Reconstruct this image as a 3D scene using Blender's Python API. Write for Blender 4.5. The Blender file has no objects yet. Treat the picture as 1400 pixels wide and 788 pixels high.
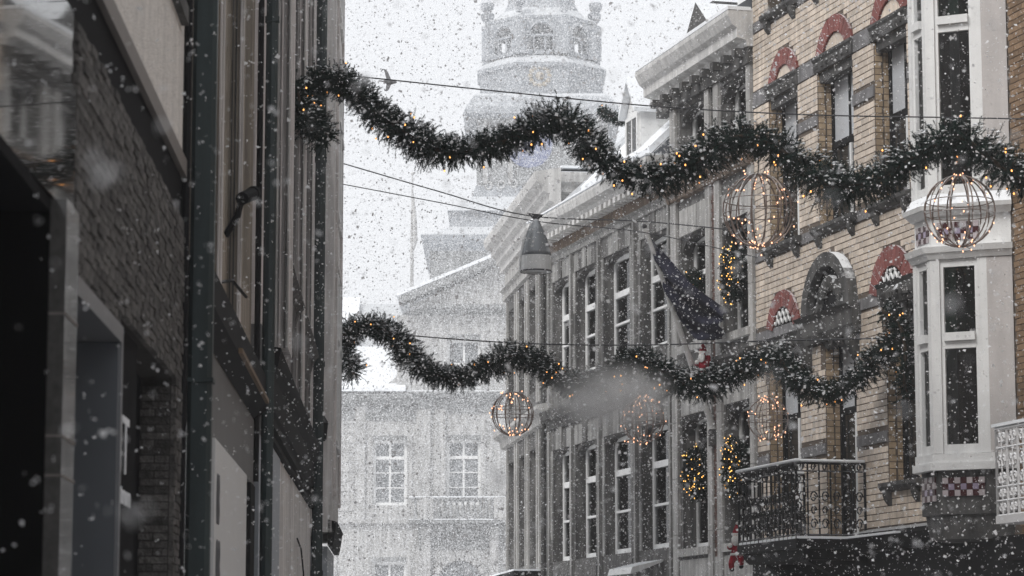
import bpy, math, random
import numpy as np
from mathutils import Vector, Matrix

random.seed(7)
SC = bpy.context.scene
COL = SC.collection
R = math.radians

# ------------------------------------------------------------------ camera, sky, sun, exposure
EYE, FPX, PITCH = 1.65, 3700.0, R(7.939)
cam_d = bpy.data.cameras.new('camera')
cam = bpy.data.objects.new('camera', cam_d); COL.objects.link(cam)
cam.location = (0, 0, EYE)
cam.rotation_euler = (R(90) + PITCH, 0, 0)
cam_d.sensor_width = 36.0
cam_d.lens = 36.0 * FPX / 1400.0
cam_d.clip_start, cam_d.clip_end = 0.1, 2000
cam_d.dof.use_dof = True
cam_d.dof.focus_distance = 42.0
cam_d.dof.aperture_fstop = 4.5
SC.camera = cam

SUN_DIR = Vector((0.50, 0.50, -0.71)).normalized()      # the way the light travels
world = bpy.data.worlds.new('World'); SC.world = world
world.use_nodes = True
wn = world.node_tree.nodes; wl = world.node_tree.links
wn.clear()
sky = wn.new('ShaderNodeTexSky'); sky.sky_type = 'NISHITA'; sky.sun_disc = False
sky.sun_elevation = math.asin(-SUN_DIR.z)
sky.sun_rotation = math.atan2(-SUN_DIR.x, -SUN_DIR.y)
sky.air_density, sky.dust_density, sky.ozone_density = 1.0, 3.0, 1.0
wmix = wn.new('ShaderNodeMixRGB'); wmix.inputs[0].default_value = 0.94   # closed snow cloud over the clear sky
wmix.inputs[2].default_value = (6.05, 6.12, 6.28, 1)
bg = wn.new('ShaderNodeBackground'); bg.inputs['Strength'].default_value = 0.10
wo = wn.new('ShaderNodeOutputWorld')
wl.new(sky.outputs[0], wmix.inputs[1]); wl.new(wmix.outputs[0], bg.inputs['Color']); wl.new(bg.outputs[0], wo.inputs['Surface'])

sun_d = bpy.data.lights.new('sun', 'SUN'); sun_d.energy = 1.5; sun_d.angle = R(25); sun_d.color = (1.0, 0.985, 0.96)
sun = bpy.data.objects.new('sun', sun_d); COL.objects.link(sun)
sun.rotation_euler = SUN_DIR.to_track_quat('-Z', 'Y').to_euler()
sun.location = (-20, -10, 40)

SC.view_settings.view_transform = 'Standard'
SC.view_settings.look = 'None'
SC.view_settings.exposure = 0.67
SC.view_settings.gamma = 1.0
SC.view_settings.use_curve_mapping = False
SC.render.engine = 'CYCLES'
SC.cycles.max_bounces = 6
SC.cycles.diffuse_bounces = 3
SC.cycles.glossy_bounces = 3
SC.cycles.volume_bounces = 2
SC.cycles.use_denoising = True
SC.cycles.caustics_reflective = False
SC.cycles.caustics_refractive = False

# ------------------------------------------------------------------ helpers
CP, SP = math.cos(PITCH), math.sin(PITCH)
def at(px, py, Y):
    """world point seen at photograph pixel (px, py) when it lies Y metres up the street"""
    a, b = (px - 700) / FPX, -(py - 394) / FPX
    d = (a, CP - b * SP, SP + b * CP)
    t = Y / d[1]
    return Vector((d[0] * t, Y, EYE + d[2] * t))

class MB:
    """collects solid shapes; build() links them as one mesh object"""
    def __init__(self, xf=None):
        self.v, self.f, self.xf = [], [], xf
    def add(self, vs, fs):
        if self.xf:
            ox, oy, a = self.xf; c, s = math.cos(a), math.sin(a)
            vs = [(ox + x * c - y * s, oy + x * s + y * c, z) for x, y, z in vs]
        n = len(self.v); self.v += [tuple(p) for p in vs]; self.f += [tuple(i + n for i in f) for f in fs]
        return self
    def box(self, x0, x1, y0, y1, z0, z1):
        return self.add([(x0,y0,z0),(x1,y0,z0),(x1,y1,z0),(x0,y1,z0),(x0,y0,z1),(x1,y0,z1),(x1,y1,z1),(x0,y1,z1)],
                        [(0,3,2,1),(4,5,6,7),(0,1,5,4),(1,2,6,5),(2,3,7,6),(3,0,4,7)])
    def ext(self, poly, a0, a1, axis):
        n = len(poly)
        def pt(p, a):
            if axis == 'x': return (a, p[0], p[1])
            if axis == 'y': return (p[0], a, p[1])
            return (p[0], p[1], a)
        vs = [pt(p, a0) for p in poly] + [pt(p, a1) for p in poly]
        fs = [tuple(range(n))[::-1], tuple(range(n, 2*n))] + [(i, (i+1) % n, n + (i+1) % n, n + i) for i in range(n)]
        return self.add(vs, fs)
    def tube(self, pts, r, n=6, closed=False):
        pts = [Vector(p) for p in pts]; m = len(pts); rs = r if isinstance(r, (list, tuple)) else [r] * m
        vs, fs = [], []
        for i, p in enumerate(pts):
            if closed: d = pts[(i+1) % m] - pts[i-1]
            else: d = pts[min(i+1, m-1)] - pts[max(i-1, 0)]
            d = d.normalized() if d.length > 1e-9 else Vector((0,0,1))
            up = Vector((0,0,1)) if abs(d.z) < 0.93 else Vector((1,0,0))
            a = d.cross(up).normalized(); b = a.cross(d)
            for k in range(n):
                t = 2 * math.pi * k / n
                vs.append(p + (a * math.cos(t) + b * math.sin(t)) * rs[i])
        for i in range(m if closed else m - 1):
            j = (i + 1) % m
            for k in range(n):
                l = (k + 1) % n
                fs.append((i*n+k, i*n+l, j*n+l, j*n+k))
        if not closed:
            fs.append(tuple(range(n))[::-1]); fs.append(tuple((m-1)*n + k for k in range(n)))
        return self.add(vs, fs)
    def lathe(self, prof, n=16, c=(0,0,0), ph=0.0, cap=True):
        vs, fs = [], []
        for r, z in prof:
            for k in range(n):
                t = ph + 2 * math.pi * k / n
                vs.append((c[0] + r * math.cos(t), c[1] + r * math.sin(t), c[2] + z))
        for i in range(len(prof) - 1):
            for k in range(n):
                l = (k + 1) % n
                fs.append((i*n+k, i*n+l, (i+1)*n+l, (i+1)*n+k))
        if cap:
            fs.append(tuple(range(n))[::-1]); fs.append(tuple((len(prof)-1)*n + k for k in range(n)))
        return self.add(vs, fs)
    def blob(self, c, rx, ry=None, rz=None, n=8, m=5, jit=0.0):
        ry = ry or rx; rz = rz or rx
        vs, fs = [(c[0], c[1], c[2] - rz)], []
        for i in range(1, m):
            p = math.pi * i / m
            for k in range(n):
                t = 2 * math.pi * k / n; q = 1 + random.uniform(-jit, jit)
                vs.append((c[0] + rx*q*math.sin(p)*math.cos(t), c[1] + ry*q*math.sin(p)*math.sin(t), c[2] - rz*q*math.cos(p)))
        vs.append((c[0], c[1], c[2] + rz)); e = len(vs) - 1
        for k in range(n):
            l = (k + 1) % n
            fs.append((0, 1 + l, 1 + k)); fs.append((e, e - n + k, e - n + l))
            for i in range(m - 2):
                fs.append((1 + i*n + k, 1 + i*n + l, 1 + (i+1)*n + l, 1 + (i+1)*n + k))
        return self.add(vs, fs)
    def grid_wall(self, x0, x1, z0, z1, t, holes, y0=0.0):
        """a wall of thickness t with rectangular openings (sx0, sx1, sz0, sz1), reveals included"""
        xs = sorted({x0, x1} | {min(max(v, x0), x1) for h in holes for v in h[:2]})
        zs = sorted({z0, z1} | {min(max(v, z0), z1) for h in holes for v in h[2:4]})
        def solid(i, j):
            if i < 0 or j < 0 or i >= len(xs) - 1 or j >= len(zs) - 1: return False
            cx, cz = (xs[i] + xs[i+1]) / 2, (zs[j] + zs[j+1]) / 2
            return not any(h[0] < cx < h[1] and h[2] < cz < h[3] for h in holes)
        for i in range(len(xs) - 1):
            for j in range(len(zs) - 1):
                if not solid(i, j): continue
                a, b, c, d = xs[i], xs[i+1], zs[j], zs[j+1]; y1 = y0 + t
                self.add([(a,y0,c),(b,y0,c),(b,y0,d),(a,y0,d)], [(0,1,2,3)])
                self.add([(a,y1,c),(b,y1,c),(b,y1,d),(a,y1,d)], [(3,2,1,0)])
                if not solid(i-1, j): self.add([(a,y0,c),(a,y0,d),(a,y1,d),(a,y1,c)], [(0,1,2,3)])
                if not solid(i+1, j): self.add([(b,y0,c),(b,y0,d),(b,y1,d),(b,y1,c)], [(3,2,1,0)])
                if not solid(i, j-1): self.add([(a,y0,c),(b,y0,c),(b,y1,c),(a,y1,c)], [(3,2,1,0)])
                if not solid(i, j+1): self.add([(a,y0,d),(b,y0,d),(b,y1,d),(a,y1,d)], [(0,1,2,3)])
        return self
    def mesh(self, name, mat, smooth=False):
        me = bpy.data.meshes.new(name); me.from_pydata(self.v, [], self.f); me.validate(); me.update()
        if mat: me.materials.append(mat)
        if smooth: me.polygons.foreach_set('use_smooth', [True] * len(me.polygons))
        return me
    def build(self, name, mat, parent=None, smooth=False, bevel=0.0):
        o = bpy.data.objects.new(name, self.mesh(name, mat, smooth)); COL.objects.link(o)
        if parent: o.parent = parent
        if bevel:
            m = o.modifiers.new('bevel', 'BEVEL'); m.width = bevel; m.segments = 1; m.limit_method = 'ANGLE'
        return o

def thing(name, label, cat, loc=(0,0,0), rz=0.0, group=None):
    o = bpy.data.objects.new(name, None); COL.objects.link(o)
    o.location = loc; o.rotation_euler = (0, 0, rz); o['label'] = label; o['category'] = cat
    if group: o['group'] = group
    return o
def tag(o, label, cat, group=None, kind=None):
    o['label'] = label
    if cat: o['category'] = cat
    if group: o['group'] = group
    if kind: o['kind'] = kind
    return o
def inst(name, mesh, parent, loc=(0,0,0), rot=None, scale=None):
    o = bpy.data.objects.new(name, mesh); COL.objects.link(o); o.parent = parent; o.location = loc
    if rot: o.rotation_euler = rot
    if scale: o.scale = scale
    return o

# ------------------------------------------------------------------ materials
def mat(name, col, rough=0.8, var=0.25, scale=3.0, bump=0.15, bscale=40.0, spec=0.3, metal=0.0, snow=0.0, stain=0.0, island=0.0, coat=0.0, stretch=None, sheen=0.0):
    m = bpy.data.materials.new(name); m.use_nodes = True
    n, l = m.node_tree.nodes, m.node_tree.links
    b = n['Principled BSDF']
    b.inputs['Roughness'].default_value = rough; b.inputs['Metallic'].default_value = metal
    b.inputs['Specular IOR Level'].default_value = spec
    if coat: b.inputs['Coat Weight'].default_value = coat; b.inputs['Coat Roughness'].default_value = 0.03
    tc = n.new('ShaderNodeTexCoord'); src = tc.outputs['Object']
    if stretch:
        mp = n.new('ShaderNodeMapping'); mp.inputs['Scale'].default_value = stretch; l.new(src, mp.inputs[0]); src = mp.outputs[0]
    nz = n.new('ShaderNodeTexNoise'); nz.inputs['Scale'].default_value = scale; nz.inputs['Detail'].default_value = 6; nz.inputs['Roughness'].default_value = 0.65
    l.new(src, nz.inputs['Vector'])
    cr = n.new('ShaderNodeValToRGB')
    lo = [c * (1 - var) for c in col]; hi = [min(1, c * (1 + var)) for c in col]
    cr.color_ramp.elements[0].color = (*lo, 1); cr.color_ramp.elements[1].color = (*hi, 1)
    cr.color_ramp.elements[0].position = 0.3; cr.color_ramp.elements[1].position = 0.7
    l.new(nz.outputs['Fac'], cr.inputs[0]); out = cr.outputs[0]
    if island:
        g = n.new('ShaderNodeNewGeometry'); oi = n.new('ShaderNodeObjectInfo')
        ad = n.new('ShaderNodeMath'); ad.operation = 'ADD'; l.new(g.outputs['Random Per Island'], ad.inputs[0]); l.new(oi.outputs['Random'], ad.inputs[1])
        fr = n.new('ShaderNodeMath'); fr.operation = 'FRACT'; l.new(ad.outputs[0], fr.inputs[0])
        mr = n.new('ShaderNodeMapRange'); mr.inputs[3].default_value = 1 - island; mr.inputs[4].default_value = 1 + island
        l.new(fr.outputs[0], mr.inputs[0])
        mx = n.new('ShaderNodeMixRGB'); mx.blend_type = 'MULTIPLY'; mx.inputs[0].default_value = 1
        l.new(out, mx.inputs[1]); l.new(mr.outputs[0], mx.inputs[2]); out = mx.outputs[0]
    if stain:   # soot and rain streaks running down the face
        mp2 = n.new('ShaderNodeMapping'); mp2.inputs['Scale'].default_value = (5, 5, 0.5); l.new(tc.outputs['Object'], mp2.inputs[0])
        n2 = n.new('ShaderNodeTexNoise'); n2.inputs['Scale'].default_value = 1.6; n2.inputs['Detail'].default_value = 5; l.new(mp2.outputs[0], n2.inputs['Vector'])
        r2 = n.new('ShaderNodeValToRGB'); r2.color_ramp.elements[0].position = 0.42; r2.color_ramp.elements[1].position = 0.62
        r2.color_ramp.elements[0].color = (1 - stain,) * 3 + (1,); r2.color_ramp.elements[1].color = (1, 1, 1, 1)
        l.new(n2.outputs['Fac'], r2.inputs[0])
        mx = n.new('ShaderNodeMixRGB'); mx.blend_type = 'MULTIPLY'; mx.inputs[0].default_value = 1
        l.new(out, mx.inputs[1]); l.new(r2.outputs[0], mx.inputs[2]); out = mx.outputs[0]
    if snow:    # snow lying on whatever faces up
        g = n.new('ShaderNodeNewGeometry'); sx = n.new('ShaderNodeSeparateXYZ'); l.new(g.outputs['Normal'], sx.inputs[0])
        n3 = n.new('ShaderNodeTexNoise'); n3.inputs['Scale'].default_value = 6; n3.inputs['Detail'].default_value = 4; l.new(tc.outputs['Object'], n3.inputs['Vector'])
        ad = n.new('ShaderNodeMath'); ad.operation = 'MULTIPLY_ADD'; ad.inputs[1].default_value = 0.9; ad.inputs[2].default_value = -0.45
        l.new(n3.outputs['Fac'], ad.inputs[0])
        a2 = n.new('ShaderNodeMath'); a2.operation = 'ADD'; l.new(sx.outputs['Z'], a2.inputs[0]); l.new(ad.outputs[0], a2.inputs[1])
        mr = n.new('ShaderNodeMapRange'); mr.inputs[1].default_value = 0.45; mr.inputs[2].default_value = 0.75; mr.inputs[4].default_value = snow
        l.new(a2.outputs[0], mr.inputs[0])
        mx = n.new('ShaderNodeMixRGB'); mx.inputs[2].default_value = (0.86, 0.88, 0.9, 1); l.new(mr.outputs[0], mx.inputs[0]); l.new(out, mx.inputs[1]); out = mx.outputs[0]
    l.new(out, b.inputs['Base Color'])
    if bump:
        nb = n.new('ShaderNodeTexNoise'); nb.inputs['Scale'].default_value = bscale; nb.inputs['Detail'].default_value = 5; l.new(src, nb.inputs['Vector'])
        bp = n.new('ShaderNodeBump'); bp.inputs['Strength'].default_value = bump; bp.inputs['Distance'].default_value = 0.02
        l.new(nb.outputs['Fac'], bp.inputs['Height']); l.new(bp.outputs[0], b.inputs['Normal'])
    return m
def emit(name, col, strength):
    m = bpy.data.materials.new(name); m.use_nodes = True
    b = m.node_tree.nodes['Principled BSDF']
    b.inputs['Base Color'].default_value = (*col, 1); b.inputs['Emission Color'].default_value = (*col, 1); b.inputs['Emission Strength'].default_value = strength
    return m

M = dict(
    stone=mat('grey_limestone', (0.15, 0.146, 0.142), 0.85, 0.3, 2.5, 0.35, 30, stain=0.5, snow=0.9),
    stone_l=mat('pale_limestone', (0.46, 0.45, 0.435), 0.8, 0.18, 3, 0.25, 30, stain=0.35, snow=0.95),
    stone_m=mat('mid_grey_limestone', (0.33, 0.325, 0.315), 0.8, 0.22, 3, 0.3, 30, stain=0.45, snow=0.9),
    stone_d=mat('sooty_limestone', (0.10, 0.098, 0.096), 0.85, 0.4, 3, 0.4, 25, stain=0.4, snow=0.85),
    cornice=mat('painted_cornice', (0.62, 0.61, 0.595), 0.6, 0.1, 2, 0.1, 20, stain=0.25, snow=0.95),
    frieze=mat('brown_frieze', (0.20, 0.15, 0.115), 0.8, 0.35, 4, 0.25, 30, stain=0.4),
    redbrick=mat('dull_red_brick', (0.12, 0.07, 0.058), 0.85, 0.3, 9, 0.3, 40),
    white=mat('white_paint', (0.80, 0.80, 0.79), 0.45, 0.05, 2, 0.05, 20, stain=0.08, snow=0.95),
    pinkwhite=mat('warm_grey_render', (0.56, 0.53, 0.515), 0.75, 0.08, 2, 0.12, 60, stain=0.1),
    glass=mat('dark_window_glass', (0.018, 0.02, 0.022), 0.06, 0.3, 1.2, 0.03, 2.0, spec=0.5),
    glass_t=mat('greenish_window_glass', (0.02, 0.034, 0.03), 0.05, 0.3, 1.2, 0.03, 2.0, spec=0.5),
    blind=mat('pale_blind', (0.52, 0.54, 0.57), 0.4, 0.06, 2, 0.02, 10, coat=0.4),
    curtain=mat('grey_curtain', (0.16, 0.165, 0.17), 0.6, 0.3, 6, 0.2, 8, coat=0.4, stretch=(6, 1, 0.3)),
    brick_y=mat('yellow_glazed_brick', (0.70, 0.595, 0.495), 0.5, 0.14, 2.2, 0.15, 50, island=0.16, stain=0.24),
    mortar=mat('dark_mortar', (0.13, 0.105, 0.085), 0.95, 0.25, 8, 0.3, 60),
    brick_side=mat('brown_jamb_brick', (0.40, 0.30, 0.2), 0.7, 0.2, 8, 0.2, 50, island=0.15),
    brick_r=mat('red_glazed_brick', (0.21, 0.058, 0.048), 0.55, 0.2, 8, 0.15, 50, island=0.2, snow=0.5),
    band=mat('grey_band_stone', (0.22, 0.215, 0.22), 0.75, 0.2, 6, 0.25, 30, stain=0.3),
    iron=mat('black_iron', (0.010, 0.010, 0.011), 0.6, 0.2, 4, 0.1, 40, spec=0.15, snow=0.25),
    iron_w=mat('white_cast_iron', (0.62, 0.61, 0.61), 0.5, 0.08, 4, 0.1, 40, snow=0.95),
    black=mat('black_fascia', (0.010, 0.010, 0.011), 0.7, 0.3, 2, 0.1, 20, spec=0.1, snow=0.35),
    black_ns=mat('plain_black_and_shade', (0.007, 0.007, 0.008), 0.8, 0.3, 2, 0.1, 20, spec=0.05),  # plain black without lying snow; also paints the shade below the ledge
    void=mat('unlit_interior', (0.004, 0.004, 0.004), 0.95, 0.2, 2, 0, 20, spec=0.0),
    brick_e=mat('brown_brick', (0.24, 0.16, 0.10), 0.8, 0.25, 6, 0.25, 40, island=0.25),
    brick_b=mat('dark_rough_brick', (0.082, 0.077, 0.073), 0.8, 0.5, 22, 1.0, 60, island=0.45),
    mortar_b=mat('near_black_mortar', (0.035, 0.032, 0.03), 0.95, 0.3, 8, 0.5, 60),
    lime_l=mat('pecked_pale_stone', (0.72, 0.68, 0.635), 0.9, 0.16, 7, 1.0, 22, stain=0.12, stretch=(1.0, 1.0, 3.2)),
    taupe=mat('taupe_metal_trim', (0.155, 0.14, 0.13), 0.5, 0.1, 3, 0.05, 20),
    granite=mat('polished_black_granite', (0.02, 0.019, 0.0185), 0.03, 0.4, 30, 0.005, 3, spec=0.45, coat=0.1),
    granite_g=mat('polished_grey_stone', (0.075, 0.073, 0.07), 0.10, 0.3, 20, 0.01, 3, spec=0.6, coat=0.3),
    steel=mat('blue_grey_metal', (0.088, 0.096, 0.108), 0.42, 0.08, 2, 0.04, 20, metal=0.3, spec=0.5),
    steel_l=mat('bright_grey_metal', (0.18, 0.184, 0.195), 0.35, 0.08, 2, 0.04, 20, metal=0.3, spec=0.5),
    green=mat('dark_green_pipe', (0.030, 0.044, 0.046), 0.45, 0.15, 3, 0.08, 30, stain=0.25),
    beige=mat('weathered_beige_stone', (0.33, 0.285, 0.235), 0.85, 0.2, 4, 0.3, 35, stain=0.4, stretch=(1, 1, 0.25)),
    pinkgrey=mat('grey_pink_stone', (0.64, 0.60, 0.585), 0.8, 0.15, 4, 0.2, 35, stain=0.4, stretch=(1, 1, 0.2)),
    plaster=mat('pale_plaster', (0.80, 0.77, 0.75), 0.85, 0.12, 2, 0.2, 30, stain=0.3),
    soffit=mat('grey_soffit_panel', (0.15, 0.15, 0.15), 0.5, 0.1, 2, 0.03, 20),
    sign=mat('white_sign_panel', (0.66, 0.66, 0.655), 0.4, 0.03, 1, 0.02, 20),
    shop_bl=mat('blue_grey_shop_panel', (0.36, 0.39, 0.43), 0.4, 0.08, 2, 0.05, 20, stain=0.1),
    oak=mat('brown_timber_bar', (0.16, 0.11, 0.07), 0.6, 0.2, 6, 0.1, 30),
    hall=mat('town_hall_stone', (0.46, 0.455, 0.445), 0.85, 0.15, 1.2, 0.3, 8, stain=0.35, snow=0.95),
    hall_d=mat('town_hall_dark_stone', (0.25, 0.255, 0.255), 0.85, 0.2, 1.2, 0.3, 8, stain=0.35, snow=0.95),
    hall_g=mat('town_hall_glass', (0.15, 0.158, 0.165), 0.15, 0.3, 1, 0.02, 4),  # base colour lightened to stand in for sky reflected in the panes
    slate=mat('snowy_slate', (0.12, 0.13, 0.145), 0.7, 0.3, 2, 0.3, 14, snow=0.55),
    lead=mat('tower_lead', (0.27, 0.285, 0.305), 0.6, 0.2, 1.5, 0.2, 8, snow=0.5),
    blue=mat('blue_clock_dial', (0.15, 0.17, 0.28), 0.5, 0.1, 2, 0.05, 20),
    gold=mat('gilt_ornament', (0.36, 0.31, 0.24), 0.5, 0.2, 6, 0.2, 20),
    snow=mat('lying_snow', (0.86, 0.88, 0.905), 0.8, 0.03, 6, 0.4, 25),
    flake=mat('snowflake', (0.93, 0.94, 0.96), 0.9, 0.02, 3, 0.0, 20),
    needle=mat('pine_needles', (0.009, 0.024, 0.019), 0.7, 0.4, 9, 0, 20, spec=0.12, island=0.45),
    twig=mat('brown_twig', (0.05, 0.035, 0.022), 0.8, 0.3, 9, 0.2, 40),
    hoop=mat('frosted_copper_wire', (0.27, 0.215, 0.19), 0.45, 0.2, 9, 0.1, 40, metal=0.35, snow=0.7),
    wire=mat('dark_steel_cable', (0.045, 0.045, 0.05), 0.5, 0.2, 6, 0.05, 40),
    lampcap=mat('grey_lamp_metal', (0.22, 0.235, 0.25), 0.45, 0.1, 4, 0.05, 20, metal=0.3, snow=0.5),
    lampwhite=mat('white_lamp_rim', (0.66, 0.67, 0.67), 0.4, 0.05, 4, 0.03, 20),
    flag=mat('navy_flag_cloth', (0.018, 0.019, 0.036), 0.85, 0.4, 6, 0.3, 60),
    flag_d=mat('plum_flag_cloth', (0.05, 0.014, 0.03), 0.85, 0.4, 6, 0.3, 60),
    pole=mat('grey_white_pole', (0.50, 0.49, 0.48), 0.5, 0.1, 4, 0.05, 20, snow=0.8),
    red=mat('red_plush', (0.30, 0.012, 0.025), 0.95, 0.3, 20, 0.6, 120, snow=0.5),
    fur=mat('white_plush', (0.78, 0.77, 0.75), 0.95, 0.08, 20, 0.6, 120),
    skin=mat('plush_face', (0.55, 0.34, 0.26), 0.8, 0.1, 9, 0.1, 60),
    feather=mat('grey_feathers', (0.35, 0.35, 0.36), 0.8, 0.3, 30, 0.2, 60),
    feather_d=mat('dark_wingtip', (0.04, 0.04, 0.045), 0.8, 0.3, 30, 0.2, 60),
    tile_w=mat('cream_tile', (0.45, 0.40, 0.41), 0.3, 0.1, 9, 0.03, 20, island=0.12),
    tile_r=mat('maroon_tile', (0.06, 0.02, 0.022), 0.3, 0.2, 9, 0.03, 20, island=0.2),
    tile_p=mat('mauve_tile', (0.32, 0.27, 0.36), 0.3, 0.15, 9, 0.03, 20, island=0.15),
    street=mat('snowy_paving', (0.6, 0.6, 0.61), 0.85, 0.35, 0.8, 0.4, 12),
    bulb=emit('warm_bulb', (1.0, 0.42, 0.11), 1.7),
    bulb_y=emit('yellow_bulb', (1.0, 0.52, 0.12), 1.7),
    bulb_p=emit('peach_bulb', (1.0, 0.50, 0.29), 1.6),
    letter=mat('white_lettering', (0.8, 0.81, 0.83), 0.5, 0.03, 4, 0, 20),
    letter_d=mat('grey_lettering', (0.10, 0.10, 0.105), 0.6, 0.05, 4, 0, 20),
)

def thin_glass(name, tint, rough=0.03):
    m = bpy.data.materials.new(name); m.use_nodes = True; n, l = m.node_tree.nodes, m.node_tree.links; n.remove(n['Principled BSDF'])
    fr = n.new('ShaderNodeFresnel'); fr.inputs['IOR'].default_value = 1.6
    tr = n.new('ShaderNodeBsdfTransparent'); tr.inputs['Color'].default_value = (*tint, 1)
    gl = n.new('ShaderNodeBsdfGlossy'); gl.inputs['Roughness'].default_value = rough
    tc = n.new('ShaderNodeTexCoord'); nz = n.new('ShaderNodeTexNoise'); nz.inputs['Scale'].default_value = 1.7; l.new(tc.outputs['Object'], nz.inputs['Vector'])
    bp = n.new('ShaderNodeBump'); bp.inputs['Strength'].default_value = 0.05; bp.inputs['Distance'].default_value = 0.05; l.new(nz.outputs['Fac'], bp.inputs['Height']); l.new(bp.outputs[0], gl.inputs['Normal'])
    mx = n.new('ShaderNodeMixShader'); l.new(fr.outputs[0], mx.inputs[0]); l.new(tr.outputs[0], mx.inputs[1]); l.new(gl.outputs[0], mx.inputs[2])
    l.new(mx.outputs[0], n['Material Output'].inputs['Surface']); return m
M['clear'] = thin_glass('thin_window_glass', (0.72, 0.74, 0.74)); M['clear_t'] = thin_glass('thin_greenish_glass', (0.5, 0.66, 0.6))
M['net'] = mat('pale_net_curtain', (0.5, 0.5, 0.5), 0.9, 0.25, 5, 0.3, 9, stretch=(5, 5, 0.25))
fm_ = M['flake']; _n, _l = fm_.node_tree.nodes, fm_.node_tree.links      # light passes through a flake as well as off it
_tr = _n.new('ShaderNodeBsdfTranslucent'); _tr.inputs['Color'].default_value = (.98, .985, .99, 1); _mx = _n.new('ShaderNodeMixShader'); _mx.inputs[0].default_value = 0.48
_l.new(_n['Principled BSDF'].outputs[0], _mx.inputs[1]); _l.new(_tr.outputs[0], _mx.inputs[2]); _l.new(_mx.outputs[0], _n['Material Output'].inputs['Surface'])

# ------------------------------------------------------------------ the setting
g = MB().box(-120, 130, -40, 230, -0.5, 0.0).build('street_ground', M['street']); g['kind'] = 'structure'
g['label'] = 'snow covered paving of the shopping street'

# facade frames: local x runs along the front, y into the house, z up
FR = dict(o=(4.0706, 44.7011), a=R(-74.7286))      # houses on the sunny side
FA = dict(o=(0.8019, 56.6729), a=R(-82.8746))      # the house past the bend
F1 = dict(o=(-1.6, 0.0), a=R(91.993))              # dark shop
F2 = dict(o=(-2.2323, 18.169), a=R(92.2227))       # shops behind it
def house(name, label, F):
    return thing(name, label, 'building', (F['o'][0], F['o'][1], 0), F['a'])

def window(parent, x0, x1, z0, z1, y, frame=0.07, dep=0.07, mull=(), trans=(), fm=None, gm=None, special=None, name='window', sill=None, inset=0.03, xf=None):
    """frame of one window (the part) with every pane a sub-part; mull/trans are fractions, special {(col,row): material}"""
    fm = fm or M['white']; gm = gm or M['clear']
    w, h = x1 - x0, z1 - z0
    m = MB(xf)
    m.box(x0, x0+frame, y, y+dep, z0, z1); m.box(x1-frame, x1, y, y+dep, z0, z1)
    m.box(x0+frame, x1-frame, y, y+dep, z0, z0+frame); m.box(x0+frame, x1-frame, y, y+dep, z1-frame, z1)
    xs = [x0+frame] + [x0 + w*f for f in mull] + [x1-frame]
    zs = [z0+frame] + [z0 + h*f[0] for f in trans] + [z1-frame]
    bw = frame * 0.35
    zprev = z0 + frame
    for f, th in trans:
        m.box(x0+frame, x1-frame, y-(0.02 if th > 0.04 else -0.012), y+dep-0.004, z0+h*f-th/2, z0+h*f+th/2)
    for f in mull:
        m.box(x0+w*f-bw, x0+w*f+bw, y+0.008, y+dep-0.008, z0+frame, z1-frame)
    if sill: m.box(x0-0.06, x1+0.06, y-sill, y+dep, z0-0.07, z0-0.002)
    o = m.build(name, fm, parent)
    for i in range(len(xs)-1):
        for j in range(len(zs)-1):
            pm = (special or {}).get((i, j), gm)
            MB(xf).box(xs[i]-0.004, xs[i+1]+0.004, y+inset, y+inset+0.012, zs[j]-0.004, zs[j+1]+0.004).build('pane', pm, o)
    return o
def curtains(parent, a, b, c, d, y, frac, m_):
    MB().box(b-(b-a)*frac, b-0.02, y, y+0.012, c+0.04, d-0.03).build('curtain', m_, parent)

def brick_field(parent, x0, x1, z0, z1, bl, bh, joint, blocked, mat_, n_single, y=0.0, proud=0.012, prefer=None, jit=0.003):
    """courses of real bricks in front of the mortar plane at y; the n_single largest-looking stay single objects"""
    cells = []
    nz = int((z1 - z0) / bh)
    for r in range(nz):
        za = z0 + r * bh; zc = za + bh / 2
        free = [(x0, x1)]
        for a, b in blocked(za + 0.004, za + bh - 0.004):
            nf = []
            for p, q in free:
                if b <= p or a >= q: nf.append((p, q))
                else:
                    if a > p: nf.append((p, a))
                    if b < q: nf.append((b, q))
            free = nf
        off = (r % 2) * bl / 2
        k0 = int((x0 - off) / bl) - 1; k1 = int((x1 - off) / bl) + 1
        for p, q in free:
            for k in range(k0, k1 + 1):
                a, b = max(p, off + k*bl), min(q, off + (k+1)*bl)
                if b - a > 0.05: cells.append((a, b, za))
    full = [c for c in cells if abs(c[1] - c[0] - bl) < 1e-6]
    full.sort(key=prefer or (lambda c: -c[0]))
    singles = set(full[:n_single])
    L, H = bl - joint, bh - joint
    def shape(m, cx, a, b, z, p):
        j = lambda: random.uniform(-jit, jit)
        e = 0.15 * proud
        m.add([(a+j(),y-p*.8,z+j()),(b+j(),y-p*.8,z+j()),(b+j(),y-p*.8,z+H+j()),(a+j(),y-p*.8,z+H+j()),
               (a-e,y+.004,z-e),(b+e,y+.004,z-e),(b+e,y+.004,z+H+e),(a-e,y+.004,z+H+e)],
              [(0,1,2,3),(4,5,1,0),(5,6,2,1),(6,7,3,2),(7,4,0,3)])
    protos = []
    for _ in range(5):
        m = MB(); shape(m, 0, -L/2, L/2, 0, proud * random.uniform(0.8, 1.25)); protos.append(m.mesh('brick', mat_))
    rest = MB()
    for c in cells:
        if c in singles:
            inst('brick', random.choice(protos), parent, ((c[0]+c[1])/2, y * 0, c[2] + joint/2))
        else:
            shape(rest, 0, c[0] + joint/2, c[1] - joint/2, c[2] + joint/2, proud * random.uniform(0.8, 1.25))
    if rest.v:
        o = rest.build('brick_courses', mat_, parent); o['kind'] = 'stuff'

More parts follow.
